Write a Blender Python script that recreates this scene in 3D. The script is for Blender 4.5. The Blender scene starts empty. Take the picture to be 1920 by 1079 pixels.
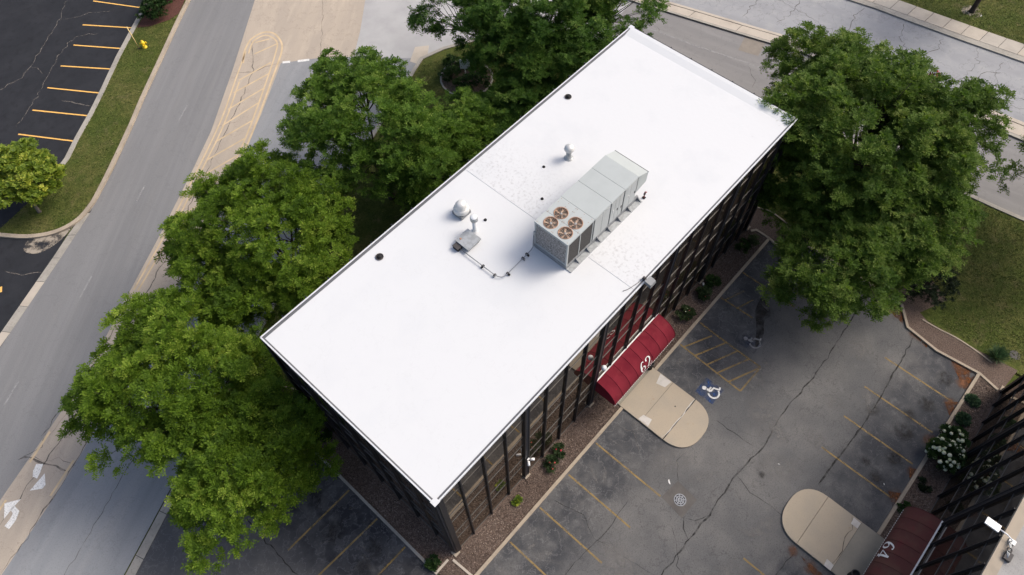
import bpy, bmesh, math, random
import numpy as np
from mathutils import Vector, Matrix
from mathutils.geometry import tessellate_polygon

scene = bpy.context.scene
COL = scene.collection
random.seed(7)
R = math.radians

# ------------------------------------------------------------------ camera, sky, sun, exposure
cam_d = bpy.data.cameras.new('camera')
cam_d.sensor_width = 36.0
cam_d.lens = 1356.09 / 1920 * 36.0
cam_d.clip_start, cam_d.clip_end = 0.5, 3000
cam = bpy.data.objects.new('camera', cam_d)
COL.objects.link(cam)
_r = Vector((0.66975827, -0.74242185, -0.01528566))
_u = Vector((0.64422683, 0.57069009, 0.50919998))
_f = Vector((0.36931782, 0.35088832, -0.86051248))
cam.matrix_world = Matrix(((_r.x, _u.x, -_f.x, -3.4607), (_r.y, _u.y, -_f.y, -8.5605),
                           (_r.z, _u.z, -_f.z, 45.1902), (0, 0, 0, 1)))
scene.camera = cam

SUN_EL, SUN_AZ = 46.0, -28.0          # azimuth measured from +X towards +Y
world = bpy.data.worlds.new('World')
scene.world = world
world.use_nodes = True
wn = world.node_tree
wn.nodes.clear()
sky = wn.nodes.new('ShaderNodeTexSky')
sky.sky_type = 'NISHITA'
sky.sun_disc = False
sky.sun_elevation = R(SUN_EL)
sky.sun_rotation = R(90 - SUN_AZ)
sky.air_density, sky.dust_density, sky.ozone_density = 0.85, 5.0, 0.0
bg = wn.nodes.new('ShaderNodeBackground')
bg.inputs['Strength'].default_value = 0.15
wo = wn.nodes.new('ShaderNodeOutputWorld')
wn.links.new(sky.outputs[0], bg.inputs[0])
wn.links.new(bg.outputs[0], wo.inputs[0])

sun_d = bpy.data.lights.new('sun', 'SUN')
sun_d.energy = 1.3
sun_d.angle = R(24)
sun_d.color = (1.0, 0.96, 0.89)
sun = bpy.data.objects.new('sun', sun_d)
COL.objects.link(sun)
_sd = Vector((math.cos(R(SUN_EL)) * math.cos(R(SUN_AZ)), math.cos(R(SUN_EL)) * math.sin(R(SUN_AZ)), math.sin(R(SUN_EL))))
sun.rotation_euler = _sd.to_track_quat('Z', 'Y').to_euler()
sun.location = (60, -30, 70)

scene.view_settings.view_transform = 'Standard'
scene.view_settings.look = 'None'
scene.view_settings.gamma = 1.0
scene.view_settings.exposure = 0.45
scene.view_settings.use_curve_mapping = False
scene.cycles.max_bounces = 6
scene.cycles.transparent_max_bounces = 8

# ------------------------------------------------------------------ materials
def _node(nt, t, **kw):
    n = nt.nodes.new(t)
    for k, v in kw.items():
        setattr(n, k, v)
    return n

def mix_color(nt, fac, a, b):
    m = _node(nt, 'ShaderNodeMix', data_type='RGBA')
    L = nt.links
    if hasattr(fac, 'node'): L.new(fac, m.inputs[0])
    else: m.inputs[0].default_value = fac
    for sock, v in ((m.inputs[6], a), (m.inputs[7], b)):
        if hasattr(v, 'node'): L.new(v, sock)
        else: sock.default_value = (v[0], v[1], v[2], 1)
    return m.outputs[2]

def noise_fac(nt, pos, scale, lo, hi, detail=4, strength=1.0, stretch=None, rotz=0, kind='noise'):
    L = nt.links
    vec = pos
    if stretch or rotz:
        mp = _node(nt, 'ShaderNodeMapping')
        mp.vector_type = 'TEXTURE'
        mp.inputs['Rotation'].default_value = (0, 0, -rotz)
        if stretch: mp.inputs['Scale'].default_value = [1 / v for v in stretch]
        L.new(pos, mp.inputs[0]); vec = mp.outputs[0]
    if kind in ('noise', 'crackle'):
        n = _node(nt, 'ShaderNodeTexNoise')
        n.inputs['Scale'].default_value = scale
        n.inputs['Detail'].default_value = detail
        n.inputs['Roughness'].default_value = 0.6
        out = n.outputs[0]
    else:
        n = _node(nt, 'ShaderNodeTexVoronoi')
        n.feature = kind
        n.inputs['Scale'].default_value = scale
        out = n.outputs[0]
    L.new(vec, n.inputs['Vector'])
    if kind == 'crackle':        # thin wandering lines where the noise crosses its middle value
        m1 = _node(nt, 'ShaderNodeMath', operation='SUBTRACT'); L.new(out, m1.inputs[0]); m1.inputs[1].default_value = .5
        m2 = _node(nt, 'ShaderNodeMath', operation='ABSOLUTE'); L.new(m1.outputs[0], m2.inputs[0]); out = m2.outputs[0]
    mr = _node(nt, 'ShaderNodeMapRange')
    L.new(out, mr.inputs[0])
    mr.inputs[1].default_value, mr.inputs[2].default_value = lo, hi
    mr.inputs[3].default_value, mr.inputs[4].default_value = 0.0, strength
    return mr.outputs[0]

def band(nt, pos, axis, a0, a1, b0, b1, strength=1.0):
    """1 between a1 and b0 along an axis, fading to 0 at a0 and b1"""
    L = nt.links
    s = _node(nt, 'ShaderNodeSeparateXYZ'); L.new(pos, s.inputs[0])
    m1 = _node(nt, 'ShaderNodeMapRange'); L.new(s.outputs[axis], m1.inputs[0])
    m1.inputs[1].default_value, m1.inputs[2].default_value = a0, a1
    m2 = _node(nt, 'ShaderNodeMapRange'); L.new(s.outputs[axis], m2.inputs[0])
    m2.inputs[1].default_value, m2.inputs[2].default_value = b1, b0
    mm = _node(nt, 'ShaderNodeMath', operation='MULTIPLY')
    L.new(m1.outputs[0], mm.inputs[0]); L.new(m2.outputs[0], mm.inputs[1])
    m3 = _node(nt, 'ShaderNodeMath', operation='MULTIPLY')
    L.new(mm.outputs[0], m3.inputs[0]); m3.inputs[1].default_value = strength
    return m3.outputs[0]

def mul(nt, a, b):
    m = _node(nt, 'ShaderNodeMath', operation='MULTIPLY')
    nt.links.new(a, m.inputs[0]); nt.links.new(b, m.inputs[1])
    return m.outputs[0]

def mat(name, base, rough=0.85, spec=0.3, metal=0.0, layers=(), bump=None, worn=None, ior=None, tint=None, coat=0.0):
    """layers: dicts c, scale, lo, hi, detail, k, stretch, rot, kind, band ; bump: (scale, strength, distance)"""
    m = bpy.data.materials.new(name)
    m.use_nodes = True
    nt = m.node_tree; nt.nodes.clear(); L = nt.links
    out = _node(nt, 'ShaderNodeOutputMaterial')
    p = _node(nt, 'ShaderNodeBsdfPrincipled')
    L.new(p.outputs[0], out.inputs[0])
    p.inputs['Roughness'].default_value = rough
    p.inputs['Specular IOR Level'].default_value = spec
    p.inputs['Metallic'].default_value = metal
    p.inputs['Coat Weight'].default_value = coat
    if ior: p.inputs['IOR'].default_value = ior
    if tint: p.inputs['Specular Tint'].default_value = (*tint, 1)
    pos = _node(nt, 'ShaderNodeNewGeometry').outputs['Position']
    col = None
    for l in layers:
        f = noise_fac(nt, pos, l['scale'], l.get('lo', .4), l.get('hi', .65), l.get('detail', 4), l.get('k', 1.0),
                      l.get('stretch'), l.get('rot', 0), l.get('kind', 'noise'))
        if 'band' in l:
            f = mul(nt, f, band(nt, pos, *l['band']))
        col = mix_color(nt, f, col if col is not None else base, l['c'])
    if col is None: p.inputs['Base Color'].default_value = (*base, 1)
    else: L.new(col, p.inputs['Base Color'])
    if bump:
        n = _node(nt, 'ShaderNodeTexNoise')
        n.inputs['Scale'].default_value = bump[0]; n.inputs['Detail'].default_value = 3
        L.new(pos, n.inputs['Vector'])
        b = _node(nt, 'ShaderNodeBump')
        b.inputs['Strength'].default_value = bump[1]; b.inputs['Distance'].default_value = bump[2]
        L.new(n.outputs[0], b.inputs['Height']); L.new(b.outputs[0], p.inputs['Normal'])
    if worn:   # paint worn through to what lies under it
        f = noise_fac(nt, pos, worn[0], worn[1], worn[2], 5, worn[3] if len(worn) > 3 else 1.0)
        t = _node(nt, 'ShaderNodeBsdfTransparent')
        ms = _node(nt, 'ShaderNodeMixShader')
        L.new(f, ms.inputs[0]); L.new(p.outputs[0], ms.inputs[1]); L.new(t.outputs[0], ms.inputs[2])
        L.new(ms.outputs[0], out.inputs[0])
    return m

def leaf_mat(name, dark, mid, light, trans=0.3, gloss=0.15):
    m = bpy.data.materials.new(name); m.use_nodes = True
    nt = m.node_tree; nt.nodes.clear(); L = nt.links
    out = _node(nt, 'ShaderNodeOutputMaterial')
    at = _node(nt, 'ShaderNodeAttribute', attribute_name='tone')
    g = _node(nt, 'ShaderNodeNewGeometry')
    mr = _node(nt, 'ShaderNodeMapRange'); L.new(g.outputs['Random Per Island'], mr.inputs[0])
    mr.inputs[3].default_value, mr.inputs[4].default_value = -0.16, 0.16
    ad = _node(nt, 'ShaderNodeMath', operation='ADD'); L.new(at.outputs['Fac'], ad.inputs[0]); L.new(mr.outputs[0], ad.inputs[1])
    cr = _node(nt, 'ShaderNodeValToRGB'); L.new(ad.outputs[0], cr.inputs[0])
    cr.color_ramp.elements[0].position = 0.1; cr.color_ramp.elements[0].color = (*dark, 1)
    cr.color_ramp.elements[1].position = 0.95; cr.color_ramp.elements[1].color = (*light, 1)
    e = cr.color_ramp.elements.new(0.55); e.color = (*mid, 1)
    p = _node(nt, 'ShaderNodeBsdfPrincipled'); L.new(cr.outputs[0], p.inputs['Base Color'])
    p.inputs['Roughness'].default_value = 0.6; p.inputs['Specular IOR Level'].default_value = gloss
    tr = _node(nt, 'ShaderNodeBsdfTranslucent')
    hs = _node(nt, 'ShaderNodeHueSaturation'); hs.inputs['Saturation'].default_value = 1.15; hs.inputs['Value'].default_value = 1.3
    L.new(cr.outputs[0], hs.inputs['Color']); L.new(hs.outputs[0], tr.inputs[0])
    ms = _node(nt, 'ShaderNodeMixShader'); ms.inputs[0].default_value = trans
    L.new(p.outputs[0], ms.inputs[1]); L.new(tr.outputs[0], ms.inputs[2]); L.new(ms.outputs[0], out.inputs[0])
    return m

M = {}
M['lawn'] = mat('lawn_grass', (0.082, 0.104, 0.024), 0.95, 0.1, layers=[
    dict(c=(0.140, 0.132, 0.046), scale=0.30, lo=.42, hi=.66, k=.85),
    dict(c=(0.052, 0.078, 0.017), scale=0.9, lo=.45, hi=.68, k=.8, detail=7),
    dict(c=(0.175, 0.142, 0.075), scale=0.8, lo=.56, hi=.74, k=.75, detail=8),
    dict(c=(0.025, 0.042, 0.009), scale=7, lo=.48, hi=.72, k=.8, detail=8),
    dict(c=(0.16, 0.175, 0.06), scale=11, lo=.56, hi=.74, k=.7, detail=7)], bump=(16, 1.0, .08))
M['road'] = mat('weathered_asphalt', (0.207, 0.209, 0.212), 0.95, 0.1, layers=[
    dict(c=(0.182, 0.184, 0.188), scale=0.25, lo=.4, hi=.65, k=.8, stretch=(.25, 1.6, 1), rot=-.62),
    dict(c=(0.225, 0.224, 0.222), scale=0.6, lo=.5, hi=.7, k=.6, stretch=(.15, 2, 1), rot=-.62),
    dict(c=(0.235, 0.236, 0.238), scale=.5, lo=.44, hi=.62, k=.55, stretch=(.06, 2.6, 1), rot=-.66, detail=3),
    dict(c=(0.14, 0.14, 0.143), scale=.4, lo=.008, hi=.0, k=.35, detail=7, kind='crackle'),
    dict(c=(0.12, 0.12, 0.125), scale=15, lo=.48, hi=.74, k=.5, detail=7),
    dict(c=(0.28, 0.28, 0.28), scale=30, lo=.58, hi=.75, k=.4)], bump=(40, .3, .01))
M['lane'] = mat('bluish_concrete', (0.275, 0.284, 0.294), 0.95, 0.08, layers=[
    dict(c=(0.222, 0.232, 0.245), scale=0.35, lo=.42, hi=.65, k=.9, stretch=(.2, 1.8, 1), rot=-.45),
    dict(c=(0.29, 0.292, 0.295), scale=0.5, lo=.5, hi=.7, k=.6, stretch=(.2, 1.5, 1), rot=-.45),
    dict(c=(0.17, 0.172, 0.18), scale=.35, lo=.007, hi=.0, k=.4, detail=7, kind='crackle'),
    dict(c=(0.15, 0.152, 0.16), scale=14, lo=.50, hi=.75, k=.5, detail=7)], bump=(40, .25, .01))
M['beige'] = mat('beige_concrete', (0.42, 0.362, 0.296), 0.9, 0.2, layers=[
    dict(c=(0.36, 0.315, 0.265), scale=0.3, lo=.4, hi=.65, k=.8, stretch=(.25, 1.5, 1), rot=-.6),
    dict(c=(0.49, 0.42, 0.34), scale=0.8, lo=.5, hi=.72, k=.7, stretch=(.3, 1.5, 1), rot=-.6),
    dict(c=(0.24, 0.205, 0.17), scale=.45, lo=.008, hi=.0, k=.5, detail=7, kind='crackle'),
    dict(c=(0.27, 0.23, 0.19), scale=14, lo=.50, hi=.75, k=.55, detail=7)], bump=(40, .25, .01))
M['crossing'] = mat('pale_concrete', (0.40, 0.40, 0.40), 0.9, 0.2, layers=[
    dict(c=(0.33, 0.33, 0.335), scale=0.4, lo=.4, hi=.65, k=.8),
    dict(c=(0.27, 0.265, 0.26), scale=18, lo=.55, hi=.75, k=.5, detail=5)], bump=(40, .2, .01))
M['street'] = mat('grey_street_asphalt', (0.232, 0.226, 0.223), 0.9, 0.2, layers=[
    dict(c=(0.195, 0.192, 0.192), scale=0.3, lo=.4, hi=.65, k=.9, stretch=(1.6, .25, 1), rot=-.2),
    dict(c=(0.265, 0.26, 0.256), scale=0.7, lo=.5, hi=.7, k=.6, stretch=(1.6, .2, 1), rot=-.2),
    dict(c=(0.15, 0.148, 0.148), scale=.4, lo=.007, hi=.0, k=.5, detail=8, kind='crackle'),
    dict(c=(0.17, 0.168, 0.168), scale=14, lo=.50, hi=.75, k=.5, detail=7)], bump=(40, .25, .01))
M['far_street'] = mat('far_carriageway_concrete', (0.315, 0.321, 0.332), 0.9, 0.2, layers=[
    dict(c=(0.26, 0.266, 0.28), scale=0.3, lo=.4, hi=.65, k=.9, stretch=(1.5, .4, 1), rot=-.2),
    dict(c=(0.36, 0.36, 0.362), scale=0.8, lo=.5, hi=.7, k=.6),
    dict(c=(0.16, 0.16, 0.165), scale=.42, lo=.008, hi=.0, k=.6, detail=8, kind='crackle'),
    dict(c=(0.22, 0.222, 0.23), scale=14, lo=.52, hi=.75, k=.5, detail=7)], bump=(40, .2, .01))
M['lot'] = mat('worn_lot_asphalt', (0.118, 0.120, 0.124), 0.92, 0.12, layers=[
    dict(c=(0.200, 0.195, 0.188), scale=0.17, lo=.42, hi=.70, k=.9, detail=8),
    dict(c=(0.088, 0.090, 0.095), scale=0.45, lo=.46, hi=.76, k=.7, detail=6),
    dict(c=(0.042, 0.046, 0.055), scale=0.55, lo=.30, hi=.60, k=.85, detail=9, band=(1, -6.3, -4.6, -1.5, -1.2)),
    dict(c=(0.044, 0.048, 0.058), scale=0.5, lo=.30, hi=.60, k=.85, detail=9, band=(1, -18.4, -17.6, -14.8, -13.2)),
    dict(c=(0.21, 0.21, 0.21), scale=0.9, lo=.58, hi=.76, k=.55, detail=10),
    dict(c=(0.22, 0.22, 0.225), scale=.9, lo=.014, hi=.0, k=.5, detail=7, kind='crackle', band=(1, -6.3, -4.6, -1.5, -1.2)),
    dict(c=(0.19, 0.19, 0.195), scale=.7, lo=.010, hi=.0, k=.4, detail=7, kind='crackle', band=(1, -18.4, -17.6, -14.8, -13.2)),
    dict(c=(0.055, 0.055, 0.057), scale=.32, lo=.006, hi=.0, k=.55, detail=7, kind='crackle'),
    dict(c=(0.04, 0.04, 0.042), scale=13, lo=.50, hi=.75, k=.65, detail=7),
    dict(c=(0.24, 0.235, 0.23), scale=19, lo=.58, hi=.74, k=.45, detail=6),
    dict(c=(0.21, 0.205, 0.20), scale=34, lo=.60, hi=.75, k=.5)], bump=(40, .4, .012))
M['side_lot'] = mat('dark_side_lot_asphalt', (0.092, 0.093, 0.098), 0.92, 0.12, layers=[
    dict(c=(0.15, 0.148, 0.145), scale=0.3, lo=.45, hi=.68, k=.8, detail=5),
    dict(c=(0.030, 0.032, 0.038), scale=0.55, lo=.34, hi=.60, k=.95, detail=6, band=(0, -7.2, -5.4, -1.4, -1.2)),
    dict(c=(0.17, 0.17, 0.17), scale=1.2, lo=.58, hi=.74, k=.5, detail=8),
    dict(c=(0.19, 0.19, 0.20), scale=1.1, lo=.014, hi=.0, k=.55, detail=7, kind='crackle'),
    dict(c=(0.04, 0.04, 0.042), scale=22, lo=.52, hi=.75, k=.6, detail=5)], bump=(40, .4, .012))
M['new_lot'] = mat('fresh_black_asphalt', (0.026, 0.028, 0.033), 0.95, 0.1, layers=[
    dict(c=(0.034, 0.036, 0.042), scale=0.4, lo=.42, hi=.66, k=.8),
    dict(c=(0.021, 0.022, 0.026), scale=1.4, lo=.5, hi=.7, k=.7),
    dict(c=(0.06, 0.061, 0.065), scale=26, lo=.58, hi=.75, k=.6)], bump=(40, .35, .01))
M['patch'] = mat('grey_patch_asphalt', (0.125, 0.118, 0.112), 0.9, 0.2, layers=[
    dict(c=(0.095, 0.09, 0.088), scale=1.4, lo=.4, hi=.65, k=.8), dict(c=(0.06, 0.058, 0.056), scale=24, lo=.52, hi=.75, k=.5)], bump=(40, .4, .01))
M['tan_patch'] = mat('tan_patch_concrete', (0.25, 0.222, 0.19), 0.9, 0.2, layers=[dict(c=(0.20, 0.18, 0.155), scale=1.2, lo=.42, hi=.66, k=.8)])
M['kerb'] = mat('tan_kerb_concrete', (0.40, 0.34, 0.265), 0.9, 0.2, layers=[
    dict(c=(0.30, 0.255, 0.205), scale=0.8, lo=.42, hi=.68, k=.8), dict(c=(0.22, 0.19, 0.155), scale=7, lo=.54, hi=.75, k=.7, detail=6)], bump=(30, .3, .01))
M['kerb_grey'] = mat('grey_kerb_concrete', (0.36, 0.34, 0.30), 0.9, 0.2, layers=[
    dict(c=(0.26, 0.245, 0.22), scale=0.7, lo=.42, hi=.68, k=.8), dict(c=(0.18, 0.165, 0.15), scale=6, lo=.54, hi=.75, k=.7, detail=6)], bump=(30, .3, .01))
M['slab'] = mat('sidewalk_concrete', (0.47, 0.42, 0.355), 0.9, 0.2, layers=[
    dict(c=(0.39, 0.345, 0.29), scale=0.6, lo=.42, hi=.66, k=.8), dict(c=(0.28, 0.25, 0.21), scale=18, lo=.55, hi=.75, k=.5, detail=5)], bump=(40, .2, .01))
M['slab2'] = mat('sidewalk_concrete_greyer', (0.43, 0.395, 0.345), 0.9, 0.2, layers=[
    dict(c=(0.36, 0.33, 0.29), scale=0.7, lo=.42, hi=.66, k=.8), dict(c=(0.27, 0.245, 0.21), scale=18, lo=.55, hi=.75, k=.5, detail=5)], bump=(40, .2, .01))
M['pad'] = mat('entry_pad_concrete', (0.40, 0.345, 0.27), 0.9, 0.2, layers=[
    dict(c=(0.36, 0.32, 0.26), scale=0.7, lo=.42, hi=.66, k=.8), dict(c=(0.30, 0.17, 0.07), scale=1.1, lo=.66, hi=.8, k=.7, detail=5),
    dict(c=(0.25, 0.22, 0.18), scale=14, lo=.56, hi=.76, k=.6, detail=6)], bump=(40, .2, .01))
M['pad_grey'] = mat('entry_pad_greyish_concrete', (0.31, 0.285, 0.235), 0.9, 0.2, layers=[
    dict(c=(0.25, 0.235, 0.2), scale=0.8, lo=.42, hi=.66, k=.8), dict(c=(0.18, 0.165, 0.14), scale=14, lo=.56, hi=.76, k=.6, detail=6)], bump=(40, .2, .01))
M['repair'] = mat('white_mortar', (0.55, 0.53, 0.50), 0.9, 0.2, layers=[dict(c=(0.42, 0.40, 0.37), scale=3, lo=.45, hi=.7, k=.8)])
M['mulch'] = mat('brown_gravel_mulch', (0.150, 0.110, 0.090), 0.95, 0.15, layers=[
    dict(c=(0.178, 0.134, 0.112), scale=1.0, lo=.42, hi=.66, k=.8),
    dict(c=(0.045, 0.033, 0.028), scale=13, lo=.45, hi=.68, k=.85, detail=5),
    dict(c=(0.27, 0.215, 0.185), scale=19, lo=.57, hi=.72, k=.75, detail=4),
    dict(c=(0.40, 0.34, 0.30), scale=8, lo=.72, hi=.78, k=.8, detail=6)], bump=(24, 1.0, .05))
M['red_mulch'] = mat('red_bark_mulch', (0.12, 0.055, 0.045), 0.95, 0.15, layers=[
    dict(c=(0.05, 0.025, 0.02), scale=12, lo=.45, hi=.68, k=.8, detail=5),
    dict(c=(0.20, 0.11, 0.09), scale=17, lo=.57, hi=.72, k=.7)], bump=(24, 1.0, .05))
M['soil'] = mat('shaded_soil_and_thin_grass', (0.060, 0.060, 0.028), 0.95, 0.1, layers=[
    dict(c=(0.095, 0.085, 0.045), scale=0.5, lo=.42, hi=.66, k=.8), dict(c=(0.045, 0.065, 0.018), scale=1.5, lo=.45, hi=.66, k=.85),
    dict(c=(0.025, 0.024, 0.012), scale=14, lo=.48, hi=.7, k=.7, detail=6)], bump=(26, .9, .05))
M['yellow'] = mat('worn_yellow_paint', (0.33, 0.235, 0.10), 0.8, 0.2, worn=(1.6, .22, .95, .9))
M['yellow_faint'] = mat('faded_yellow_paint', (0.34, 0.23, 0.08), 0.8, 0.2, worn=(2.2, .18, .8, .95))
M['orange'] = mat('fresh_orange_paint', (0.78, 0.45, 0.12), 0.7, 0.3, worn=(9, .66, .9, .6))
M['cream'] = mat('cream_road_paint', (0.64, 0.50, 0.32), 0.8, 0.2, worn=(1.0, .25, 1.3, .7))
M['white_paint'] = mat('worn_white_paint', (0.72, 0.72, 0.70), 0.8, 0.2, worn=(16, .52, .72, .8))
M['pale_paint'] = mat('faint_white_paint', (0.38, 0.38, 0.38), 0.8, 0.2, worn=(2, .1, .9, .9))
M['blue_paint'] = mat('worn_blue_paint', (0.035, 0.075, 0.19), 0.8, 0.2, worn=(2.5, .30, .62, 1.0))
M['blue_faint'] = mat('faded_blue_paint', (0.04, 0.06, 0.11), 0.8, 0.2, worn=(1.8, .15, .6, 1.0))
M['crack'] = mat('dark_crack', (0.042, 0.041, 0.040), 0.95, 0.1, worn=(2.4, .30, .70, .9))
M['crack_soft'] = mat('tarred_crack', (0.13, 0.118, 0.108), 0.95, 0.1, worn=(2, .32, .72, .9))
M['crack_light'] = mat('pale_crack', (0.17, 0.155, 0.14), 0.95, 0.1, worn=(2, .38, .72, .95))
M['dark_wedge'] = mat('ragged_dark_wedge', (0.028, 0.027, 0.028), 0.7, 0.3, worn=(1.6, .36, .70, .95))
M['rust_stain'] = mat('rusty_leaf_litter', (0.15, 0.062, 0.026), 0.95, 0.1, layers=[dict(c=(0.07, 0.035, 0.02), scale=9, lo=.45, hi=.7, k=.8)], worn=(2.5, .38, .62, 1.0))
M['sand'] = mat('pale_sand_wash', (0.33, 0.29, 0.24), 0.95, 0.1, worn=(1.3, .40, .58, 1.0))
M['roof_white'] = mat('white_roof_coating', (0.605, 0.622, 0.634), 0.6, 0.3, layers=[
    dict(c=(0.565, 0.585, 0.604), scale=0.35, lo=.5, hi=.75, k=.6), dict(c=(0.50, 0.51, 0.52), scale=.5, lo=.004, hi=.0, k=.35, detail=6, kind='crackle'), dict(c=(0.62, 0.62, 0.62), scale=2.4, lo=.73, hi=.82, k=.5, detail=7)], bump=(3, .12, .02))
M['roof_grimy'] = mat('older_white_roof_coating', (0.605, 0.620, 0.632), 0.6, 0.3, layers=[
    dict(c=(0.55, 0.57, 0.59), scale=0.4, lo=.5, hi=.75, k=.7),
    dict(c=(0.36, 0.36, 0.365), scale=6.0, lo=.51, hi=.74, k=.7, detail=10, band=(0, 15.15, 15.3, 16.4, 19.4)),
    dict(c=(0.52, 0.52, 0.53), scale=1.8, lo=.68, hi=.80, k=.7, detail=8)], bump=(4, .25, .02))
M['roof_grey'] = mat('weathered_grey_roof', (0.34, 0.335, 0.325), 0.9, 0.2, layers=[
    dict(c=(0.20, 0.195, 0.19), scale=0.5, lo=.45, hi=.68, k=.8, stretch=(1.5, .3, 1)), dict(c=(0.14, 0.138, 0.135), scale=16, lo=.5, hi=.75, k=.6, detail=6)], bump=(20, .4, .02))
M['coping'] = mat('dark_grey_metal_coping', (0.10, 0.104, 0.112), 0.5, 0.4, layers=[dict(c=(0.14, 0.144, 0.152), scale=2, lo=.45, hi=.7, k=.6)])
M['drip'] = mat('pale_metal_drip_edge', (0.62, 0.64, 0.66), 0.45, 0.5)
M['tan_coping'] = mat('tan_coping_stone', (0.36, 0.31, 0.245), 0.85, 0.2, layers=[dict(c=(0.27, 0.235, 0.19), scale=1.5, lo=.45, hi=.7, k=.7)])
M['black_metal'] = mat('black_painted_steel', (0.012, 0.013, 0.017), 0.45, 0.5)
M['blue_black'] = mat('blue_black_steel_web', (0.014, 0.017, 0.026), 0.5, 0.3)
M['bar'] = mat('brushed_glazing_bar', (0.11, 0.105, 0.10), 0.5, 0.5, metal=0.3)
M['glass'] = mat('bronze_mirror_glass', (0.022, 0.017, 0.012), 0.025, 0.5, ior=2.3, tint=(1.0, 0.86, 0.70), bump=(1.1, .10, .02))
M['glass_grey'] = mat('grey_bronze_spandrel_glass', (0.036, 0.031, 0.026), 0.03, 0.5, ior=2.2, tint=(1.0, 0.88, 0.74), bump=(1.0, .12, .02))
M['plinth'] = mat('stone_plinth', (0.10, 0.085, 0.075), 0.9, 0.2)
M['awning'] = mat('burgundy_awning_fabric', (0.172, 0.018, 0.030), 0.9, 0.12, layers=[
    dict(c=(0.115, 0.008, 0.018), scale=0.9, lo=.45, hi=.7, k=.7), dict(c=(0.21, 0.035, 0.042), scale=1.3, lo=.55, hi=.75, k=.6), dict(c=(0.13, .016, .026), scale=40, lo=.5, hi=.75, k=.4)])
M['awning_old'] = mat('faded_maroon_awning_fabric', (0.105, 0.040, 0.036), 0.95, 0.2, layers=[
    dict(c=(0.115, 0.066, 0.050), scale=0.7, lo=.42, hi=.68, k=.8), dict(c=(0.16, 0.028, 0.036), scale=1.6, lo=.55, hi=.75, k=.6), dict(c=(0.07, .02, .02), scale=40, lo=.5, hi=.75, k=.4)])
M['white_trim'] = mat('white_trim', (0.75, 0.75, 0.74), 0.6, 0.3)
M['white_plastic'] = mat('white_plastic', (0.80, 0.80, 0.80), 0.35, 0.4)
M['globe'] = mat('frosted_globe', (0.70, 0.72, 0.74), 0.25, 0.5)
M['cabinet'] = mat('pale_grey_green_cabinet', (0.40, 0.432, 0.43), 0.6, 0.3, layers=[dict(c=(0.355, 0.385, 0.383), scale=0.9, lo=.45, hi=.7, k=.6), dict(c=(0.36, 0.37, 0.35), scale=5, lo=.66, hi=.8, k=.5, detail=6)])
M['cabinet_side'] = mat('pale_grey_cabinet_side', (0.40, 0.425, 0.43), 0.6, 0.3, layers=[dict(c=(0.35, 0.37, 0.37), scale=1.5, lo=.45, hi=.7, k=.6, stretch=(1, 1, .3)), dict(c=(0.30, 0.28, 0.25), scale=4, lo=.68, hi=.8, k=.5, detail=6)])
M['seam'] = mat('dark_seam', (0.05, 0.052, 0.052), 0.7, 0.3)
M['rust'] = mat('rusted_fan_metal', (0.40, 0.225, 0.14), 0.7, 0.4, layers=[dict(c=(0.25, 0.135, 0.085), scale=6, lo=.45, hi=.65, k=.8), dict(c=(0.36, 0.25, 0.18), scale=10, lo=.58, hi=.75, k=.7)])
M['rust_pale'] = mat('pale_rusty_blade', (0.55, 0.41, 0.31), 0.6, 0.4, layers=[dict(c=(0.22, 0.12, 0.075), scale=5, lo=.45, hi=.65, k=.8)])
M['coil'] = mat('dirty_condenser_coil', (0.27, 0.26, 0.255), 0.7, 0.3, layers=[
    dict(c=(0.42, 0.41, 0.40), scale=9, lo=.5, hi=.6, k=.8, detail=7), dict(c=(0.07, 0.066, 0.064), scale=16, lo=.5, hi=.62, k=.9, detail=5)], bump=(18, .6, .02))
M['coil_dark'] = mat('dark_condenser_coil', (0.050, 0.048, 0.048), 0.7, 0.3, layers=[dict(c=(0.20, 0.19, 0.185), scale=17, lo=.60, hi=.70, k=.8, detail=5)], bump=(18, .6, .02))
M['galv'] = mat('galvanised_steel', (0.40, 0.42, 0.43), 0.45, 0.5, metal=0.35, layers=[dict(c=(0.30, 0.315, 0.32), scale=5, lo=.45, hi=.65, k=.7, kind='F1'), dict(c=(0.23, 0.13, 0.08), scale=3, lo=.70, hi=.78, k=.7, detail=6)])
M['galv_dark'] = mat('dull_galvanised_base', (0.22, 0.23, 0.24), 0.6, 0.4, layers=[dict(c=(0.30, 0.31, 0.32), scale=3, lo=.5, hi=.7, k=.6)])
M['alu'] = mat('spun_aluminium', (0.62, 0.625, 0.61), 0.5, 0.5, metal=0.2, layers=[dict(c=(0.50, 0.50, 0.485), scale=3, lo=.45, hi=.7, k=.6)])
M['pvc'] = mat('weathered_white_pipe', (0.66, 0.68, 0.69), 0.55, 0.4)
M['rubber'] = mat('black_rubber', (0.018, 0.018, 0.019), 0.8, 0.3)
M['iron'] = mat('cast_iron', (0.06, 0.055, 0.055), 0.7, 0.4)
M['grate'] = mat('worn_bright_iron', (0.22, 0.235, 0.26), 0.5, 0.5, metal=0.3)
M['red_pipe'] = mat('red_painted_pipe', (0.24, 0.045, 0.04), 0.6, 0.4)
M['hydrant'] = mat('yellow_hydrant_paint', (0.80, 0.55, 0.02), 0.45, 0.5)
M['pole_yellow'] = mat('pale_yellow_marker', (0.72, 0.56, 0.26), 0.6, 0.3)
M['bark'] = mat('dark_bark', (0.045, 0.036, 0.030), 0.95, 0.1, layers=[dict(c=(0.085, 0.070, 0.058), scale=6, lo=.45, hi=.7, k=.8, stretch=(1, 1, .3))], bump=(10, .8, .03))
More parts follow.
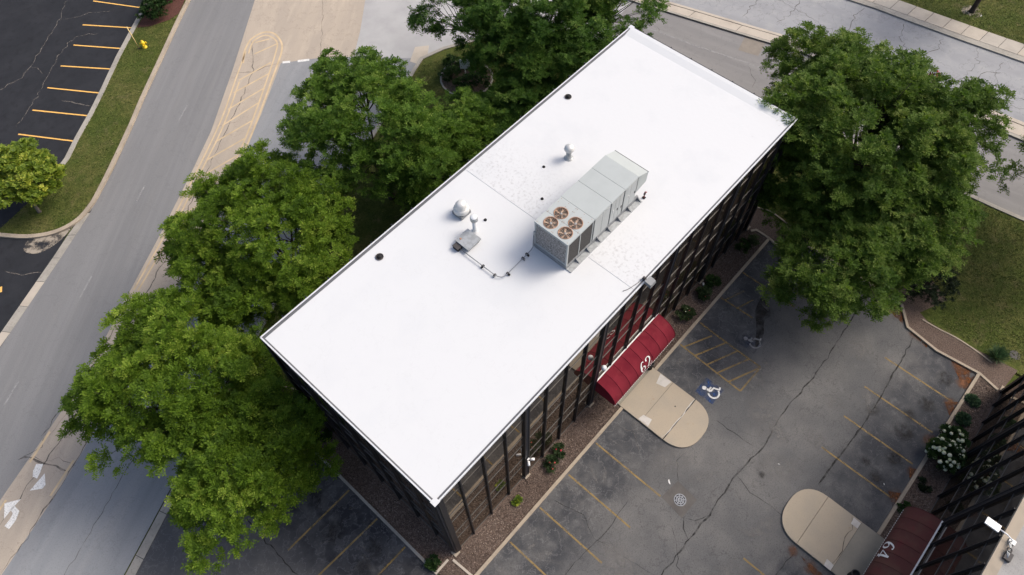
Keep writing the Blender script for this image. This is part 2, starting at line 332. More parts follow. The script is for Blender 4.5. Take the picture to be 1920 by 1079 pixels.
M['bark_pale'] = mat('grey_bark', (0.17, 0.15, 0.13), 0.95, 0.1, layers=[dict(c=(0.09, 0.08, 0.07), scale=6, lo=.45, hi=.7, k=.8, stretch=(1, 1, .3))], bump=(10, .8, .03))
M['leaf_bright'] = leaf_mat('bright_locust_leaves', (0.048, 0.093, 0.010), (0.118, 0.202, 0.018), (0.250, 0.325, 0.050), trans=.40)
M['leaf_mid'] = leaf_mat('green_locust_leaves', (0.041, 0.089, 0.013), (0.098, 0.180, 0.024), (0.208, 0.285, 0.057), trans=.40)
M['leaf_deep'] = leaf_mat('deep_green_locust_leaves', (0.035, 0.081, 0.014), (0.083, 0.161, 0.027), (0.182, 0.257, 0.059), trans=.40)
M['leaf_olive'] = leaf_mat('olive_locust_leaves', (0.043, 0.086, 0.014), (0.106, 0.176, 0.029), (0.222, 0.276, 0.070), trans=.40)
M['leaf_young'] = leaf_mat('yellow_green_leaves', (0.065, 0.115, 0.010), (0.155, 0.225, 0.020), (0.42, 0.44, 0.06), gloss=.4)
M['leaf_shrub'] = leaf_mat('dark_shrub_leaves', (0.014, 0.036, 0.010), (0.030, 0.064, 0.016), (0.07, 0.115, 0.03))
M['leaf_black'] = leaf_mat('very_dark_yew_needles', (0.007, 0.015, 0.006), (0.012, 0.024, 0.009), (0.03, 0.045, 0.02), trans=.1, gloss=.15)
M['leaf_rose'] = leaf_mat('rose_leaves', (0.022, 0.042, 0.016), (0.05, 0.078, 0.03), (0.14, 0.16, 0.08))
M['blade'] = leaf_mat('grass_blades', (0.040, 0.062, 0.012), (0.095, 0.118, 0.030), (0.21, 0.19, 0.085), trans=.2, gloss=.1)
M['stone'] = leaf_mat('brown_stones', (0.045, 0.031, 0.025), (0.135, 0.098, 0.079), (0.33, 0.265, 0.225), trans=0, gloss=.2)
M['leaf_blue'] = leaf_mat('blue_green_leaves', (0.03, 0.065, 0.03), (0.06, 0.11, 0.055), (0.13, 0.2, 0.10))
M['leaf_red'] = leaf_mat('dark_red_canna_leaves', (0.03, 0.008, 0.01), (0.06, 0.014, 0.016), (0.10, 0.03, 0.03))
M['petal_red'] = mat('red_petals', (0.48, 0.03, 0.06), 0.7, 0.2)
M['petal_pink'] = mat('coral_petals', (0.55, 0.10, 0.10), 0.7, 0.2)
M['petal_white'] = mat('creamy_white_petals', (0.68, 0.70, 0.54), 0.8, 0.2, layers=[dict(c=(0.48, 0.58, 0.26), scale=5, lo=.5, hi=.62, k=.9), dict(c=(.3, .36, .18), scale=45, lo=.5, hi=.7, k=.6)], bump=(40, .8, .02))

def stain_mat(name, c, k=.85):
    m = bpy.data.materials.new(name); m.use_nodes = True
    nt = m.node_tree; nt.nodes.clear(); L = nt.links
    out = _node(nt, 'ShaderNodeOutputMaterial')
    p = _node(nt, 'ShaderNodeBsdfPrincipled'); p.inputs['Base Color'].default_value = (*c, 1); p.inputs['Roughness'].default_value = .85
    tc = _node(nt, 'ShaderNodeTexCoord')
    ln = _node(nt, 'ShaderNodeVectorMath', operation='LENGTH'); L.new(tc.outputs['Object'], ln.inputs[0])
    mr = _node(nt, 'ShaderNodeMapRange'); L.new(ln.outputs['Value'], mr.inputs[0])
    mr.inputs[1].default_value, mr.inputs[2].default_value, mr.inputs[3].default_value, mr.inputs[4].default_value = .95, .25, 0, k
    pos = _node(nt, 'ShaderNodeNewGeometry').outputs['Position']
    f = mul(nt, mr.outputs[0], noise_fac(nt, pos, 2.2, .36, .62, 6))
    t = _node(nt, 'ShaderNodeBsdfTransparent'); ms = _node(nt, 'ShaderNodeMixShader')
    L.new(f, ms.inputs[0]); L.new(t.outputs[0], ms.inputs[1]); L.new(p.outputs[0], ms.inputs[2]); L.new(ms.outputs[0], out.inputs[0])
    return m
M['soft_oil'] = stain_mat('soft_oil_stain', (0.03, 0.029, 0.03))
M['soft_rust'] = stain_mat('soft_rust_stain', (0.17, 0.07, 0.03), .9)
M['soft_pale'] = stain_mat('pale_scuff', (0.21, 0.205, 0.20), .5)
STAIN_Z = [0.0]
def stain(parent, x, y, r, m, z, name='dark_mark', asp=1.0):
    STAIN_Z[0] += .00004
    o = MB().sheet([(math.cos(t * .3927), math.sin(t * .3927)) for t in range(16)], 0).build(name, m, parent, (x, y, z + STAIN_Z[0]))
    o.scale = (r, r * asp, 1); o.rotation_euler = (0, 0, random.uniform(0, 3)); return o

# ------------------------------------------------------------------ mesh helpers
class MB:
    def __init__(self):
        self.v, self.f, self.smooth = [], [], []
    def add(self, verts, faces, smooth=False):
        o = len(self.v)
        self.v += [tuple(p) for p in verts]
        self.f += [tuple(i + o for i in fc) for fc in faces]
        self.smooth += [smooth] * len(faces)
        return self
    def box(self, x0, x1, y0, y1, z0, z1, rot=0, piv=None):
        vs = [(x, y, z) for z in (z0, z1) for y in (y0, y1) for x in (x0, x1)]
        if rot:
            px, py = piv or ((x0 + x1) / 2, (y0 + y1) / 2)
            c, s = math.cos(rot), math.sin(rot)
            vs = [(px + (x - px) * c - (y - py) * s, py + (x - px) * s + (y - py) * c, z) for x, y, z in vs]
        return self.add(vs, [(0, 2, 3, 1), (4, 5, 7, 6), (0, 1, 5, 4), (2, 6, 7, 3), (0, 4, 6, 2), (1, 3, 7, 5)])
    def prism(self, poly, z0, z1, bottom=True):
        n = len(poly)
        tri = tessellate_polygon([[Vector((x, y, 0)) for x, y in poly]])
        vs = [(x, y, z1) for x, y in poly] + [(x, y, z0) for x, y in poly]
        fs = [tuple(t) for t in tri]
        if bottom:
            fs += [tuple(i + n for i in t) for t in tri]
            fs += [(i, (i + 1) % n, n + (i + 1) % n, n + i) for i in range(n)]
        return self.add(vs, fs)
    def sheet(self, poly, z):
        return self.prism(poly, z, z, bottom=False)
    def tube(self, pts, rad, n=8, caps=True, smooth=True):
        pts = [Vector(p) for p in pts]
        rads = rad if isinstance(rad, (list, tuple)) else [rad] * len(pts)
        vs, fs = [], []
        prev = None
        for i, p in enumerate(pts):
            d = (pts[min(i + 1, len(pts) - 1)] - pts[max(i - 1, 0)])
            d = d.normalized() if d.length > 1e-9 else Vector((0, 0, 1))
            ref = prev if prev is not None else (Vector((1, 0, 0)) if abs(d.x) < .9 else Vector((0, 1, 0)))
            a = (ref - d * ref.dot(d))
            a = a.normalized() if a.length > 1e-6 else d.orthogonal().normalized()
            b = d.cross(a); prev = a
            for k in range(n):
                t = 2 * math.pi * k / n
                vs.append(p + (a * math.cos(t) + b * math.sin(t)) * rads[i])
        for i in range(len(pts) - 1):
            for k in range(n):
                fs.append((i * n + k, i * n + (k + 1) % n, (i + 1) * n + (k + 1) % n, (i + 1) * n + k))
        self.add(vs, fs, smooth)
        if caps:
            o = len(self.v) - len(vs)
            self.f += [tuple(o + k for k in range(n)), tuple(o + (len(pts) - 1) * n + k for k in range(n))]
            self.smooth += [False, False]
        return self
    def lathe(self, prof, c=(0, 0, 0), n=16, smooth=True):
        vs, fs = [], []
        for r, z in prof:
            for k in range(n):
                t = 2 * math.pi * k / n
                vs.append((c[0] + r * math.cos(t), c[1] + r * math.sin(t), c[2] + z))
        for i in range(len(prof) - 1):
            for k in range(n):
                fs.append((i * n + k, i * n + (k + 1) % n, (i + 1) * n + (k + 1) % n, (i + 1) * n + k))
        return self.add(vs, fs, smooth)
    def ribbon(self, pts, w, z, taper=None):
        pts = [Vector((p[0], p[1])) for p in pts]
        vs, fs = [], []
        for i, p in enumerate(pts):
            d = (pts[min(i + 1, len(pts) - 1)] - pts[max(i - 1, 0)]).normalized()
            nrm = Vector((-d.y, d.x))
            ww = w * (taper[i] if taper else 1)
            vs += [(p.x + nrm.x * ww / 2, p.y + nrm.y * ww / 2, z), (p.x - nrm.x * ww / 2, p.y - nrm.y * ww / 2, z)]
        for i in range(len(pts) - 1):
            fs.append((2 * i, 2 * i + 1, 2 * i + 3, 2 * i + 2))
        return self.add(vs, fs)
    def sweep(self, pts, w, z0, z1, closed=False, side=0.0):
        """a kerb: rectangle swept along a polyline with mitred corners; side shifts it left(+)/right(-)"""
        P = [Vector((p[0], p[1])) for p in pts]; n = len(P)
        vs = []
        for i, p in enumerate(P):
            a = P[i] - P[i - 1] if (i > 0 or closed) else P[i + 1] - P[i]
            b = P[(i + 1) % n] - P[i] if (i < n - 1 or closed) else P[i] - P[i - 1]
            a.normalize(); b.normalize()
            na, nb = Vector((-a.y, a.x)), Vector((-b.y, b.x))
            m = (na + nb)
            m = m / max(m.dot(na), .35) if m.length > 1e-6 else na
            l, r = p + m * (side + w / 2), p + m * (side - w / 2)
            vs += [(l.x, l.y, z0), (l.x, l.y, z1), (r.x, r.y, z1), (r.x, r.y, z0)]
        fs = []
        for i in range(n if closed else n - 1):
            j = (i + 1) % n
            for k in range(4):
                k2 = (k + 1) % 4
                fs.append((4 * i + k, 4 * i + k2, 4 * j + k2, 4 * j + k))
        if not closed:
            fs += [(0, 1, 2, 3), tuple(4 * (n - 1) + k for k in (3, 2, 1, 0))]
        return self.add(vs, fs)
    def mesh(self, name, material):
        me = bpy.data.meshes.new(name)
        me.from_pydata(self.v, [], self.f)
        me.polygons.foreach_set('use_smooth', self.smooth)
        bm = bmesh.new(); bm.from_mesh(me)
        bmesh.ops.recalc_face_normals(bm, faces=bm.faces)
        bm.to_mesh(me); bm.free()
        if material: me.materials.append(material)
        return me
    def build(self, name, material, parent=None, loc=None, rot=None):
        return put(name, self.mesh(name, material), parent, loc, rot)

def put(name, me, parent=None, loc=None, rot=None):
    o = bpy.data.objects.new(name, me); COL.objects.link(o)
    if loc is not None: o.location = loc
    if rot is not None: o.rotation_euler = rot
    if parent: o.parent = parent
    return o

def tag(o, label, cat, group=None):
    o['label'] = label; o['category'] = cat
    if group: o['group'] = group
    return o

def thing(name, label, cat, loc=(0, 0, 0), rotz=0, group=None):
    o = bpy.data.objects.new(name, None); COL.objects.link(o)
    o.empty_display_size = .3
    o.location = loc; o.rotation_euler = (0, 0, rotz)
    return tag(o, label, cat, group)

def struct(o):
    o['kind'] = 'structure'; return o

def kids(o):
    return [c for c in bpy.data.objects if c.parent == o]

def copy_tree(o, parent=None):
    c = o.copy(); COL.objects.link(c)
    if parent: c.parent = parent
    for ch in kids(o): copy_tree(ch, c)
    return c

def smooth_poly(pts, k=6):
    """Catmull-Rom through the points"""
    P = [Vector((p[0], p[1])) for p in pts]; out = []
    for i in range(len(P) - 1):
        p0, p1, p2, p3 = P[max(i - 1, 0)], P[i], P[i + 1], P[min(i + 2, len(P) - 1)]
        for s in range(k):
            t = s / k
            q = .5 * ((2 * p1) + (p2 - p0) * t + (2 * p0 - 5 * p1 + 4 * p2 - p3) * t * t + (3 * p1 - p0 - 3 * p2 + p3) * t ** 3)
            out.append((q.x, q.y))
    out.append((P[-1].x, P[-1].y))
    return out

def jagged(pts, step=.5, amp=.08, rng=random):
    out = []
    for i in range(len(pts) - 1):
        a, b = Vector(pts[i]), Vector(pts[i + 1])
        n = max(1, int((b - a).length / step))
        d = (b - a).normalized(); nr = Vector((-d.y, d.x))
        for k in range(n):
            q = a + (b - a) * (k / n) + nr * rng.gauss(0, amp)
            out.append((q.x, q.y))
    out.append(tuple(pts[-1]))
    return out

def crack(parent, pts, w, z, m, amp=.06, step=.4):
    p = jagged(pts, step, amp)
    tp = [random.uniform(.45, 1.4) for _ in p]
    tp[0] = tp[-1] = .2
    return MB().ribbon(p, w * .68, z, tp).build('crack', m, parent)

def line(parent, a, b, w, z, m, name='painted_line'):
    return MB().ribbon([a, ((a[0] + b[0]) / 2, (a[1] + b[1]) / 2), b], w, z).build(name, m, parent)

# ------------------------------------------------------------------ the ground and the roads
struct(MB().sheet([(-400, -400), (400, -400), (400, 400), (-400, 400)], -0.06).build('ground', M['lawn']))

# left road (grey asphalt), its kerb line and the beige two-way turn lane
road_left = [(-80, 3.5), (-40, 21), (-11.44, 33.53), (-9.51, 34.54), (-4.54, 37.17), (-2.14, 38.54), (0.45, 40.0), (2.76, 41.6), (6.24, 44.3), (8.93, 46.5), (12.9, 49.55), (16.59, 52.4), (19.05, 54.2), (30, 63.2), (60, 92)]
road_right = [(60, 86), (38, 63), (30, 55.6), (23.38, 49.74), (16.13, 43.56), (10.5, 39.0), (6.6, 36.4), (1.56, 33.2), (-2.74, 30.6), (-6.19, 28.5), (-9.5, 26.6), (-13.87, 24.7), (-16.21, 23.7), (-40, 13.4), (-80, -4)]
road = struct(MB().sheet(road_left + road_right, 0.0).build('road', M['road']))
beige_right = [(-80, -9.5), (-40, 9.2), (-18.83, 19.3), (-14.38, 21.1), (-11.78, 22.3), (1.51, 29.2), (9.22, 34.04), (14.49, 37.33), (19.56, 41.0), (22.25, 38.9), (24.4, 36.7), (27.0, 38.73), (30.34, 41.71), (36, 47), (66, 78)]
turn_lane = struct(MB().sheet(beige_right + road_right, 0.004).build('turn_lane', M['beige']))
near_kerb = [(-80, -17), (-40, 1.8), (-14.02, 13.82), (-9.6, 15.9), (0.45, 20.5), (10, 24.8), (20, 28.85), (28.2, 32.0)]
lane = struct(MB().sheet(near_kerb + [(24.4, 36.7), (22.25, 38.9), (19.56, 41.0), (14.49, 37.33), (9.22, 34.04), (1.51, 29.2), (-11.78, 22.3), (-14.38, 21.1), (-18.83, 19.3), (-40, 9.2), (-80, -9.5)], 0.008).build('concrete_lane', M['lane']))
corner = [(28.2, 32.0), (30.5, 31.4), (34, 29.6), (37.5, 26.2), (40.2, 21.6), (41.6, 17.0), (42.6, 12), (43.6, 6), (44.4, 0.0), (45.3, -7), (45.9, -12.9), (46.2, -15.2), (49, -36), (56, -90)]
med_lo = [(40, 62), (43.2, 39), (46.7, 22.36), (48.2, 16.7), (49.6, 11.6), (50.95, 6.9), (53.3, -8.8), (53.7, -12.1), (57, -36), (64, -90)]
med_hi = [(42.5, 62), (45.2, 39), (48.3, 21.6), (49.75, 16.7), (51.2, 11.6), (52.7, 6.44), (55.25, -8.3), (55.75, -12.0), (59.2, -36), (66.5, -90)]
junction = struct(MB().sheet([(24.4, 36.7), (28.2, 32.0), (30.5, 31.4), (34, 29.6), (37.5, 26.2), (40.2, 21.6), (46.8, 22.0), (43.2, 39), (40, 62), (36, 47), (30.34, 41.71), (27.0, 38.73)], 0.0).build('junction', M['crossing']))
street = struct(MB().sheet(corner[4:] + med_lo[::-1][:-2], 0.004).build('street', M['street']))
far_edge = [(54.0, 62), (56.6, 39), (58.2, 21), (59.3, 12.5), (60.03, 7.46), (60.6, 4.75), (61.0, 1.72), (61.7, -3.03), (62.6, -8.5), (63.4, -14), (67, -36), (75, -90)]
far_street = struct(MB().sheet(med_hi[::-1] + far_edge, 0.0).build('far_street', M['far_street']))

# median strip of paved slabs with kerbs
median = struct(MB().prism(med_lo + med_hi[::-1], -0.05, 0.10).build('median_strip', M['seam']))
def slab_run(parent, lo, hi, step, gap, z0, z1, mats, name='concrete_slab', skip=lambda q: False):
    """cuts the band between two polylines into slabs, one object each"""
    def at(poly, s):
        L = [0]
        for i in range(len(poly) - 1):
            L.append(L[-1] + (Vector(poly[i + 1]) - Vector(poly[i])).length)
        s = min(max(s * L[-1], 0), L[-1] - 1e-6)
        for i in range(len(poly) - 1):
            if L[i] <= s <= L[i + 1]:
                t = (s - L[i]) / (L[i + 1] - L[i])
                return Vector(poly[i]).lerp(Vector(poly[i + 1]), t)
    tot = sum((Vector(lo[i + 1]) - Vector(lo[i])).length for i in range(len(lo) - 1))
    n = int(tot / step)
    for i in range(n):
        a, b = i / n + gap / tot / 2, (i + 1) / n - gap / tot / 2
        q = at(lo, (a + b) / 2)
        if skip(q): continue
        pts = [at(lo, a), at(lo, b), at(hi, b), at(hi, a)]
        dz = random.uniform(-.006, .006)
        MB().prism([(p.x, p.y) for p in pts], z0, z1 + dz).build(name, random.choice(mats), parent)

def inset(lo, hi, a, b):
    l = [tuple(Vector(p).lerp(Vector(q), a)) for p, q in zip(lo, hi)]
    h = [tuple(Vector(p).lerp(Vector(q), b)) for p, q in zip(lo, hi)]
    return l, h
lo_, hi_ = inset(med_lo[1:9], med_hi[1:9], .16, .76)
slab_run(median, lo_, hi_, 4.4, .05, 0.0, .15, [M['slab'], M['slab2']], skip=lambda q: q.y > 30 or q.y < -24)
l1, h1 = inset(med_lo, med_hi, 0.0, .15)
struct(MB().prism(l1 + h1[::-1], -0.04, 0.155).build('kerb', M['kerb_grey']))
l1, h1 = inset(med_lo, med_hi, .81, 1.0)
struct(MB().prism(l1 + h1[::-1], -0.04, 0.155).build('kerb', M['slab']))

# far sidewalk, kerb and lawn
far_in = [(x + .65, y + .1) for x, y in far_edge]
far_out = [(56.2, 62), (58.9, 39), (60.7, 21), (61.9, 12.5), (62.5, 7.5), (63.0, 4.0), (63.5, 0.4), (64.25, -4.4), (64.95, -8.5), (65.8, -14), (69.4, -36), (77.4, -90)]
far_kerb = struct(MB().prism([(x + .02, y) for x, y in far_edge] + far_in[::-1], -.04, .13).build('kerb', M['kerb_grey']))
sidewalk = struct(MB().prism(far_in + far_out[::-1], -.04, .115).build('sidewalk', M['seam']))
slab_run(sidewalk, far_in[1:10], far_out[1:10], 1.62, .045, 0.0, .15, [M['slab'], M['slab2'], M['slab']], skip=lambda q: q.y > 22 or q.y < -20)
struct(MB().prism(far_out + [(200, -90), (200, 62)], -.05, .13).build('lawn', M['lawn']))

# the corner lawn round the building, and the kerb along it
lawn_poly = [(-5.4, 17.3), (-4.0, 18.35)] + near_kerb[4:] + corner[1:12] + [(50.2, -36), (33.4, -36), (33.4, -18.5), (33.2, -15.7), (33.15, -13.8), (33.6, -10), (33.7, 0.43), (34.9, 3), (33, 14.4), (0.1, 14.4), (-1.5, 13.5), (-2.2, 14.2)]
lawn = struct(MB().prism(lawn_poly, -.05, .06).build('lawn', M['lawn']))
struct(MB().sweep(near_kerb[4:] + corner[1:], .32, -.05, .14, side=-.16).build('kerb', M['kerb_grey']))
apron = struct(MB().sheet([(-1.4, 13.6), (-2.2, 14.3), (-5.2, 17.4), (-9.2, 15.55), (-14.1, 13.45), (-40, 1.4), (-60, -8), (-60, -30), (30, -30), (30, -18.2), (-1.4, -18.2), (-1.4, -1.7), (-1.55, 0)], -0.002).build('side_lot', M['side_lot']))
gutter_b = struct(MB().prism([(-40, 1.6), (-14.02, 13.72), (-9.4, 15.9), (-5.5, 17.7), (-5.3, 17.25), (-9.15, 15.45), (-13.75, 13.2), (-40, .9)], -.04, .012).build('gutter', M['seam']))
slab_run(gutter_b, [(-40, .9), (-13.75, 13.2), (-9.15, 15.45), (-5.3, 17.25)], [(-40, 1.6), (-14.02, 13.72), (-9.4, 15.9), (-5.5, 17.7)], 2.6, .04, 0, .03, [M['kerb_grey']], skip=lambda q: q.x < -24)

# fresh black lot beyond the road with its grass strip
strip_out = [(19.05, 54.5), (16.59, 52.7), (12.9, 49.85), (8.93, 46.8), (6.24, 44.6), (2.76, 41.95), (0.54, 40.35), (-0.61, 39.65), (-2.06, 39.2), (-3.7, 39.5), (-5.31, 40.7), (-6.9, 42.8), (-9, 47)]
strip_in = [(-1.2, 44.2), (0.91, 45.25), (2.56, 46.55), (5.04, 48.3), (7.28, 50.05), (10.39, 52.6), (12.96, 54.5), (15.54, 56.4), (24, 63)]
new_lot = struct(MB().sheet([(-11.1, 34.3), (-9.87, 35.0), (-7.58, 36.15), (-4.81, 37.6), (-2.6, 39), (-3.7, 39.5), (-5.31, 40.7), (-6.9, 42.8), (-1.2, 44.2), (0.91, 45.0), (5.04, 48.13), (10.39, 52.42), (15.54, 56.2), (24, 63), (60, 95), (20, 140), (-90, 60), (-60, 12)], 0.002).build('parking_lot', M['new_lot']))
struct(MB().prism([(28, 62.3)] + strip_out[:12] + strip_in[:1] + strip_in[1:] + [(28, 66.2)], -.05, .09).build('grass_strip', M['lawn']))
outer = [(28, 61.9)] + smooth_poly(strip_out[:-1], 4) + [(-9, 46.5)]
struct(MB().sweep(outer, .34, -.05, .15, side=.06).build('kerb', M['kerb']))
struct(MB().sweep(strip_in, .42, -.05, .14, side=.15).build('kerb', M['kerb_grey']))
gut = struct(MB().prism([(-40, 20.9), (-11.44, 33.45), (-2.1, 38.45), (-0.6, 39.3), (-2.2, 39.05), (-11.0, 34.4), (-40, 21.8)], -.04, .006).build('gutter', M['seam']))
slab_run(gut, [(-40, 20.9), (-11.44, 33.45), (-4.54, 37.1), (-2.1, 38.45), (-0.9, 39.1)], [(-40, 21.8), (-11.0, 34.42), (-4.81, 37.6), (-2.4, 38.95), (-1.3, 39.4)], 2.15, .035, 0, .022, [M['slab'], M['kerb_grey'], M['slab2']], skip=lambda q: q.x < -22)
struct(MB().sheet(smooth_poly([(-2.6, 38.9), (-4.1, 38.45), (-5.6, 38.7), (-6.2, 39.7), (-5.4, 40.35), (-4.0, 39.35), (-2.6, 38.9)], 4)[:-1], .012).build('sand_wash', M['sand']))
struct(MB().prism([(15.2, 55.9), (13.6, 54.8), (14.6, 54.0), (16.3, 53.4), (17.4, 53.5), (24, 58.9), (24, 62.6)], -.02, .105).build('mulch_bed', M['red_mulch']))
st = [(13.0, 61.45), (10.49, 59.16), (8.44, 57.32), (6.22, 55.74), (3.99, 54.15), (1.73, 52.67), (-0.5, 51.04)]
en = [(15.6, 56.9), (13.55, 54.95), (11.4, 53.15), (9.4, 51.4), (7.05, 49.55), (4.85, 48.0), (2.45, 46.4)]
for a, b in zip(st, en):
    line(new_lot, a, b, .13, .008, M['orange'])
MB().ribbon([(-9.0, 37.8), (-10.4, 38.6), (-11.8, 39.4)], .5, .008).build('painted_line', M['orange'], new_lot)
for pts, w in (([(11.4, 63.56), (9.26, 61.36), (6.9, 59.63), (4.46, 57.66), (3.13, 57.14), (1.03, 57.03), (-2, 56.4)], .12),
               ([(10.88, 57.03), (9.08, 58.22), (6.78, 57.08), (4.89, 55.63), (4.38, 55.2), (2.08, 53.4), (-0.26, 51.86)], .08),
               ([(4.46, 57.6), (4.9, 55.7)], .06), ([(4.0, 51.8), (4.9, 50.2), (5.6, 48.6)], .12), ([(-6.3, 36.9), (-7.6, 38.2), (-8.1, 39.3)], .12), ([(9.3, 61.3), (11.8, 60.2), (13.6, 58.8)], .05)):
    crack(new_lot, pts, w, .006, M['crack_light'], .08)

# turn-lane markings, cracks and seams
zt = .010
L_ = [(17.3, 43.55), (18.1, 44.5), (18.85, 45.1), (19.84, 45.58), (21.09, 45.41), (21.6, 44.48), (21.28, 43.11), (20.6, 42.2), (19.5, 41.3), (18.12, 40.27), (13.1, 36.52), (9.31, 34.0), (4.2, 30.75), (0.7, 28.95)]
MB().ribbon(smooth_poly(L_, 5), .17, zt).build('painted_line', M['cream'], turn_lane)
L2 = [(18.4, 44.2), (19.31, 44.95), (20.08, 45.2), (20.95, 44.95), (21.15, 44.0), (20.9, 43.2), (20.0, 42.35), (18.2, 40.9), (13.1, 37.0), (9.2, 34.4), (4.0, 31.25)]
MB().ribbon(smooth_poly(L2, 5), .14, zt + .001).build('painted_line', M['cream'], turn_lane)
for LL in ([(18.4, 44.6), (15.52, 42.34), (12.57, 39.95), (10.32, 38.35), (7.38, 36.45), (1.7, 32.85), (-2.55, 30.45)], [(15.65, 41.94), (12.79, 39.64), (10.45, 37.95), (7.51, 36.1), (1.9, 32.5), (-2.4, 30.15)]):
    MB().ribbon(smooth_poly(LL, 4), .13, zt).build('painted_line', M['cream'], turn_lane)
HR = [(20.85, 44.3), (20.9, 43.25), (18.99, 41.75), (18.05, 40.75), (16.6, 39.65), (15.2, 38.6), (13.5, 37.35), (11.85, 36.2), (10.35, 35.15), (8.7, 34.1), (7.0, 33.1)]
HL = [(19.7, 44.9), (18.7, 43.75), (15.75, 42.1), (14.5, 41.2), (12.95, 39.95), (11.5, 38.8), (10.0, 37.75), (8.35, 36.65), (6.8, 35.6), (5.1, 34.5), (3.5, 33.5)]
for a, b in zip(HR, HL):
    line(turn_lane, a, b, .14, zt + .0005, M['cream'], 'hatch_bar')
for pts in ([(-12.33, 25.2), (-14.28, 24.3)], [(-12.3, 22.3), (-14.5, 21.35)], [(-16.5, 23.2), (-20, 21.6)]):
    line(turn_lane, pts[0], pts[1], .14, zt, M['cream'])
for pts, w, mm in (([(19.6, 45.4), (17.4, 42.2), (14.3, 40.0), (10.0, 37.2), (5.0, 34.0), (0.5, 31.0), (-6, 27.4), (-10.54, 24.84), (-13.86, 23.44), (-17.52, 22.06)], .10, 'crack_soft'),
                   ([(-14.7, 25.0), (-14.33, 24.9), (-13.71, 23.69), (-13.3, 22.8), (-12.9, 21.9)], .17, 'crack_soft'),
                   ([(-14.4, 25.0), (-13.2, 24.6), (-12.5, 25.3)], .07, 'crack_soft'), ([(-13.7, 23.7), (-12.9, 23.2), (-12.4, 21.9)], .05, 'crack_soft'), ([(-14.6, 24.5), (-13.9, 24.4), (-13.7, 23.8)], .06, 'crack_soft'),
                   ([(-12.9, 25.3), (-11.4, 25.9), (-9.6, 26.4), (-7.5, 27.4), (-5, 28.9)], .10, 'crack_soft'), ([(-12.5, 25.0), (-11, 25.5), (-9, 26.3)], .05, 'crack_soft'), ([(-10.2, 26.0), (-9.6, 25.4), (-9.0, 25.3)], .06, 'crack_soft'),
                   ([(16.0, 43.2), (17.1, 42.0), (18.3, 41.7), (19.5, 41.1)], .08, 'crack_soft'), ([(11.0, 39.1), (12.0, 38.5), (12.9, 38.1)], .04, 'crack_soft'),
                   ([(22.4, 38.9), (25.3, 42.1), (29.5, 47), (34, 52)], .05, 'crack_soft'), ([(-18.83, 19.36), (-14.38, 21.15), (-11.78, 22.35), (1.51, 29.25), (9.22, 34.1)], .10, 'crack_soft')):
    crack(turn_lane, pts, w, .0095, M[mm], .05)
for a, b in (((19.7, 40.95), (20.2, 40.5)), ((20.7, 40.05), (21.5, 39.4))):
    line(lane, a, b, .26, .013, M['white_paint'])
crack(lane, [(-24, 13.1), (-20, 14.9), (-14, 17.5), (-9.6, 19.6), (0, 24.5), (10, 29.8), (20, 35)], .06, .013, M['crack_soft'], .03)
def arrow(polys):
    m = MB()
    for p in polys: m.sheet(p, .016)
    return m.build('turn_arrow', M['white_paint'], turn_lane)
arrow([[(-13.75, 23.55), (-14.05, 23.88), (-14.42, 23.62), (-14.62, 23.30), (-14.50, 22.98), (-14.15, 23.2)], [(-14.0, 22.92), (-15.2, 22.62), (-14.62, 22.15), (-14.35, 22.2)]])
arrow([[(-16.67, 23.08), (-15.85, 22.55), (-16.35, 22.45), (-17.15, 22.22)], [(-16.62, 22.42), (-16.33, 22.50), (-16.28, 21.95), (-16.72, 21.58), (-17.27, 21.40), (-17.36, 21.78), (-16.92, 21.92), (-16.62, 22.12)]])
for a, b in (((-11.89, 30.09), (-13.42, 29.2)), ((-3.98, 33.83), (-5.54, 32.85)), ((3.51, 38.21), (2.06, 37.27)), ((11.0, 43.1), (9.4, 42.05))):
    line(road, a, b, .11, .006, M['pale_paint'])

MB().prism([(28.9, 33.4), (29.9, 32.6), (28.9, 31.8), (27.5, 31.75), (27.3, 32.4)], 0, .02).build('ramp_slab', M['slab'], junction)
# street cracks and lines
for pts in ([(55.3, 8.37), (53.24, 8.54)], [(57.18, 4.01), (55.6, 3.3), (53.74, 3.2)], [(57.47, 2.06), (55.9, 2.3), (54.66, 1.63)], [(60.6, 1.7), (58.4, 1.1), (57.76, 0.15), (56.0, -.2), (54.66, -0.9)],
            [(62.0, -4.4), (60, -5.5), (58.43, -5.22), (56.6, -5.0)], [(61.6, -7.0), (59.6, -7.2), (58.53, -7.79), (56.4, -8.2), (55.6, -8.75)], [(60.2, 5.6), (58.6, 5.7), (57.0, 5.2), (55.0, 5.6)], [(61.2, -1.6), (59.6, -2.0), (58.1, -1.6), (56.2, -2.4)],
            [(56.2, 21), (56.0, 12), (55.6, 7.82), (55.2, 3.87), (55.9, -0.94), (56.6, -5.55), (57.2, -10.86), (58.5, -18)], [(58.4, 14), (56.4, 13.4), (54, 13.6), (51.6, 13.4)], [(57.2, -4.9), (58.2, -6.2), (59.2, -6.3), (60.2, -7.4)], [(58.5, -7.8), (57.9, -9.4), (58.6, -10.6)], [(57.6, 10.9), (55.5, 10.3), (53.0, 10.6)]):
    crack(far_street, pts, random.uniform(.05, .10), .006, M['crack_soft'], .11, .28)
for pts in ([(45.54, 18.49), (44.88, 17.94)], [(46.5, 9.6), (45.4, 8.2), (44.5, 7.8)], [(48.5, 9.0), (47.0, 8.0), (45.9, 6.0)]):
    crack(street, pts, .05, .010, M['crack_soft'], .08)
MB().ribbon([(44.4, 20), (45.04, 17.76), (45.6, 14.63), (46.82, 9.8), (48.2, 3), (49.6, -4), (50.6, -12), (53, -26)], .12, .010).build('painted_line', M['pale_paint'], street)
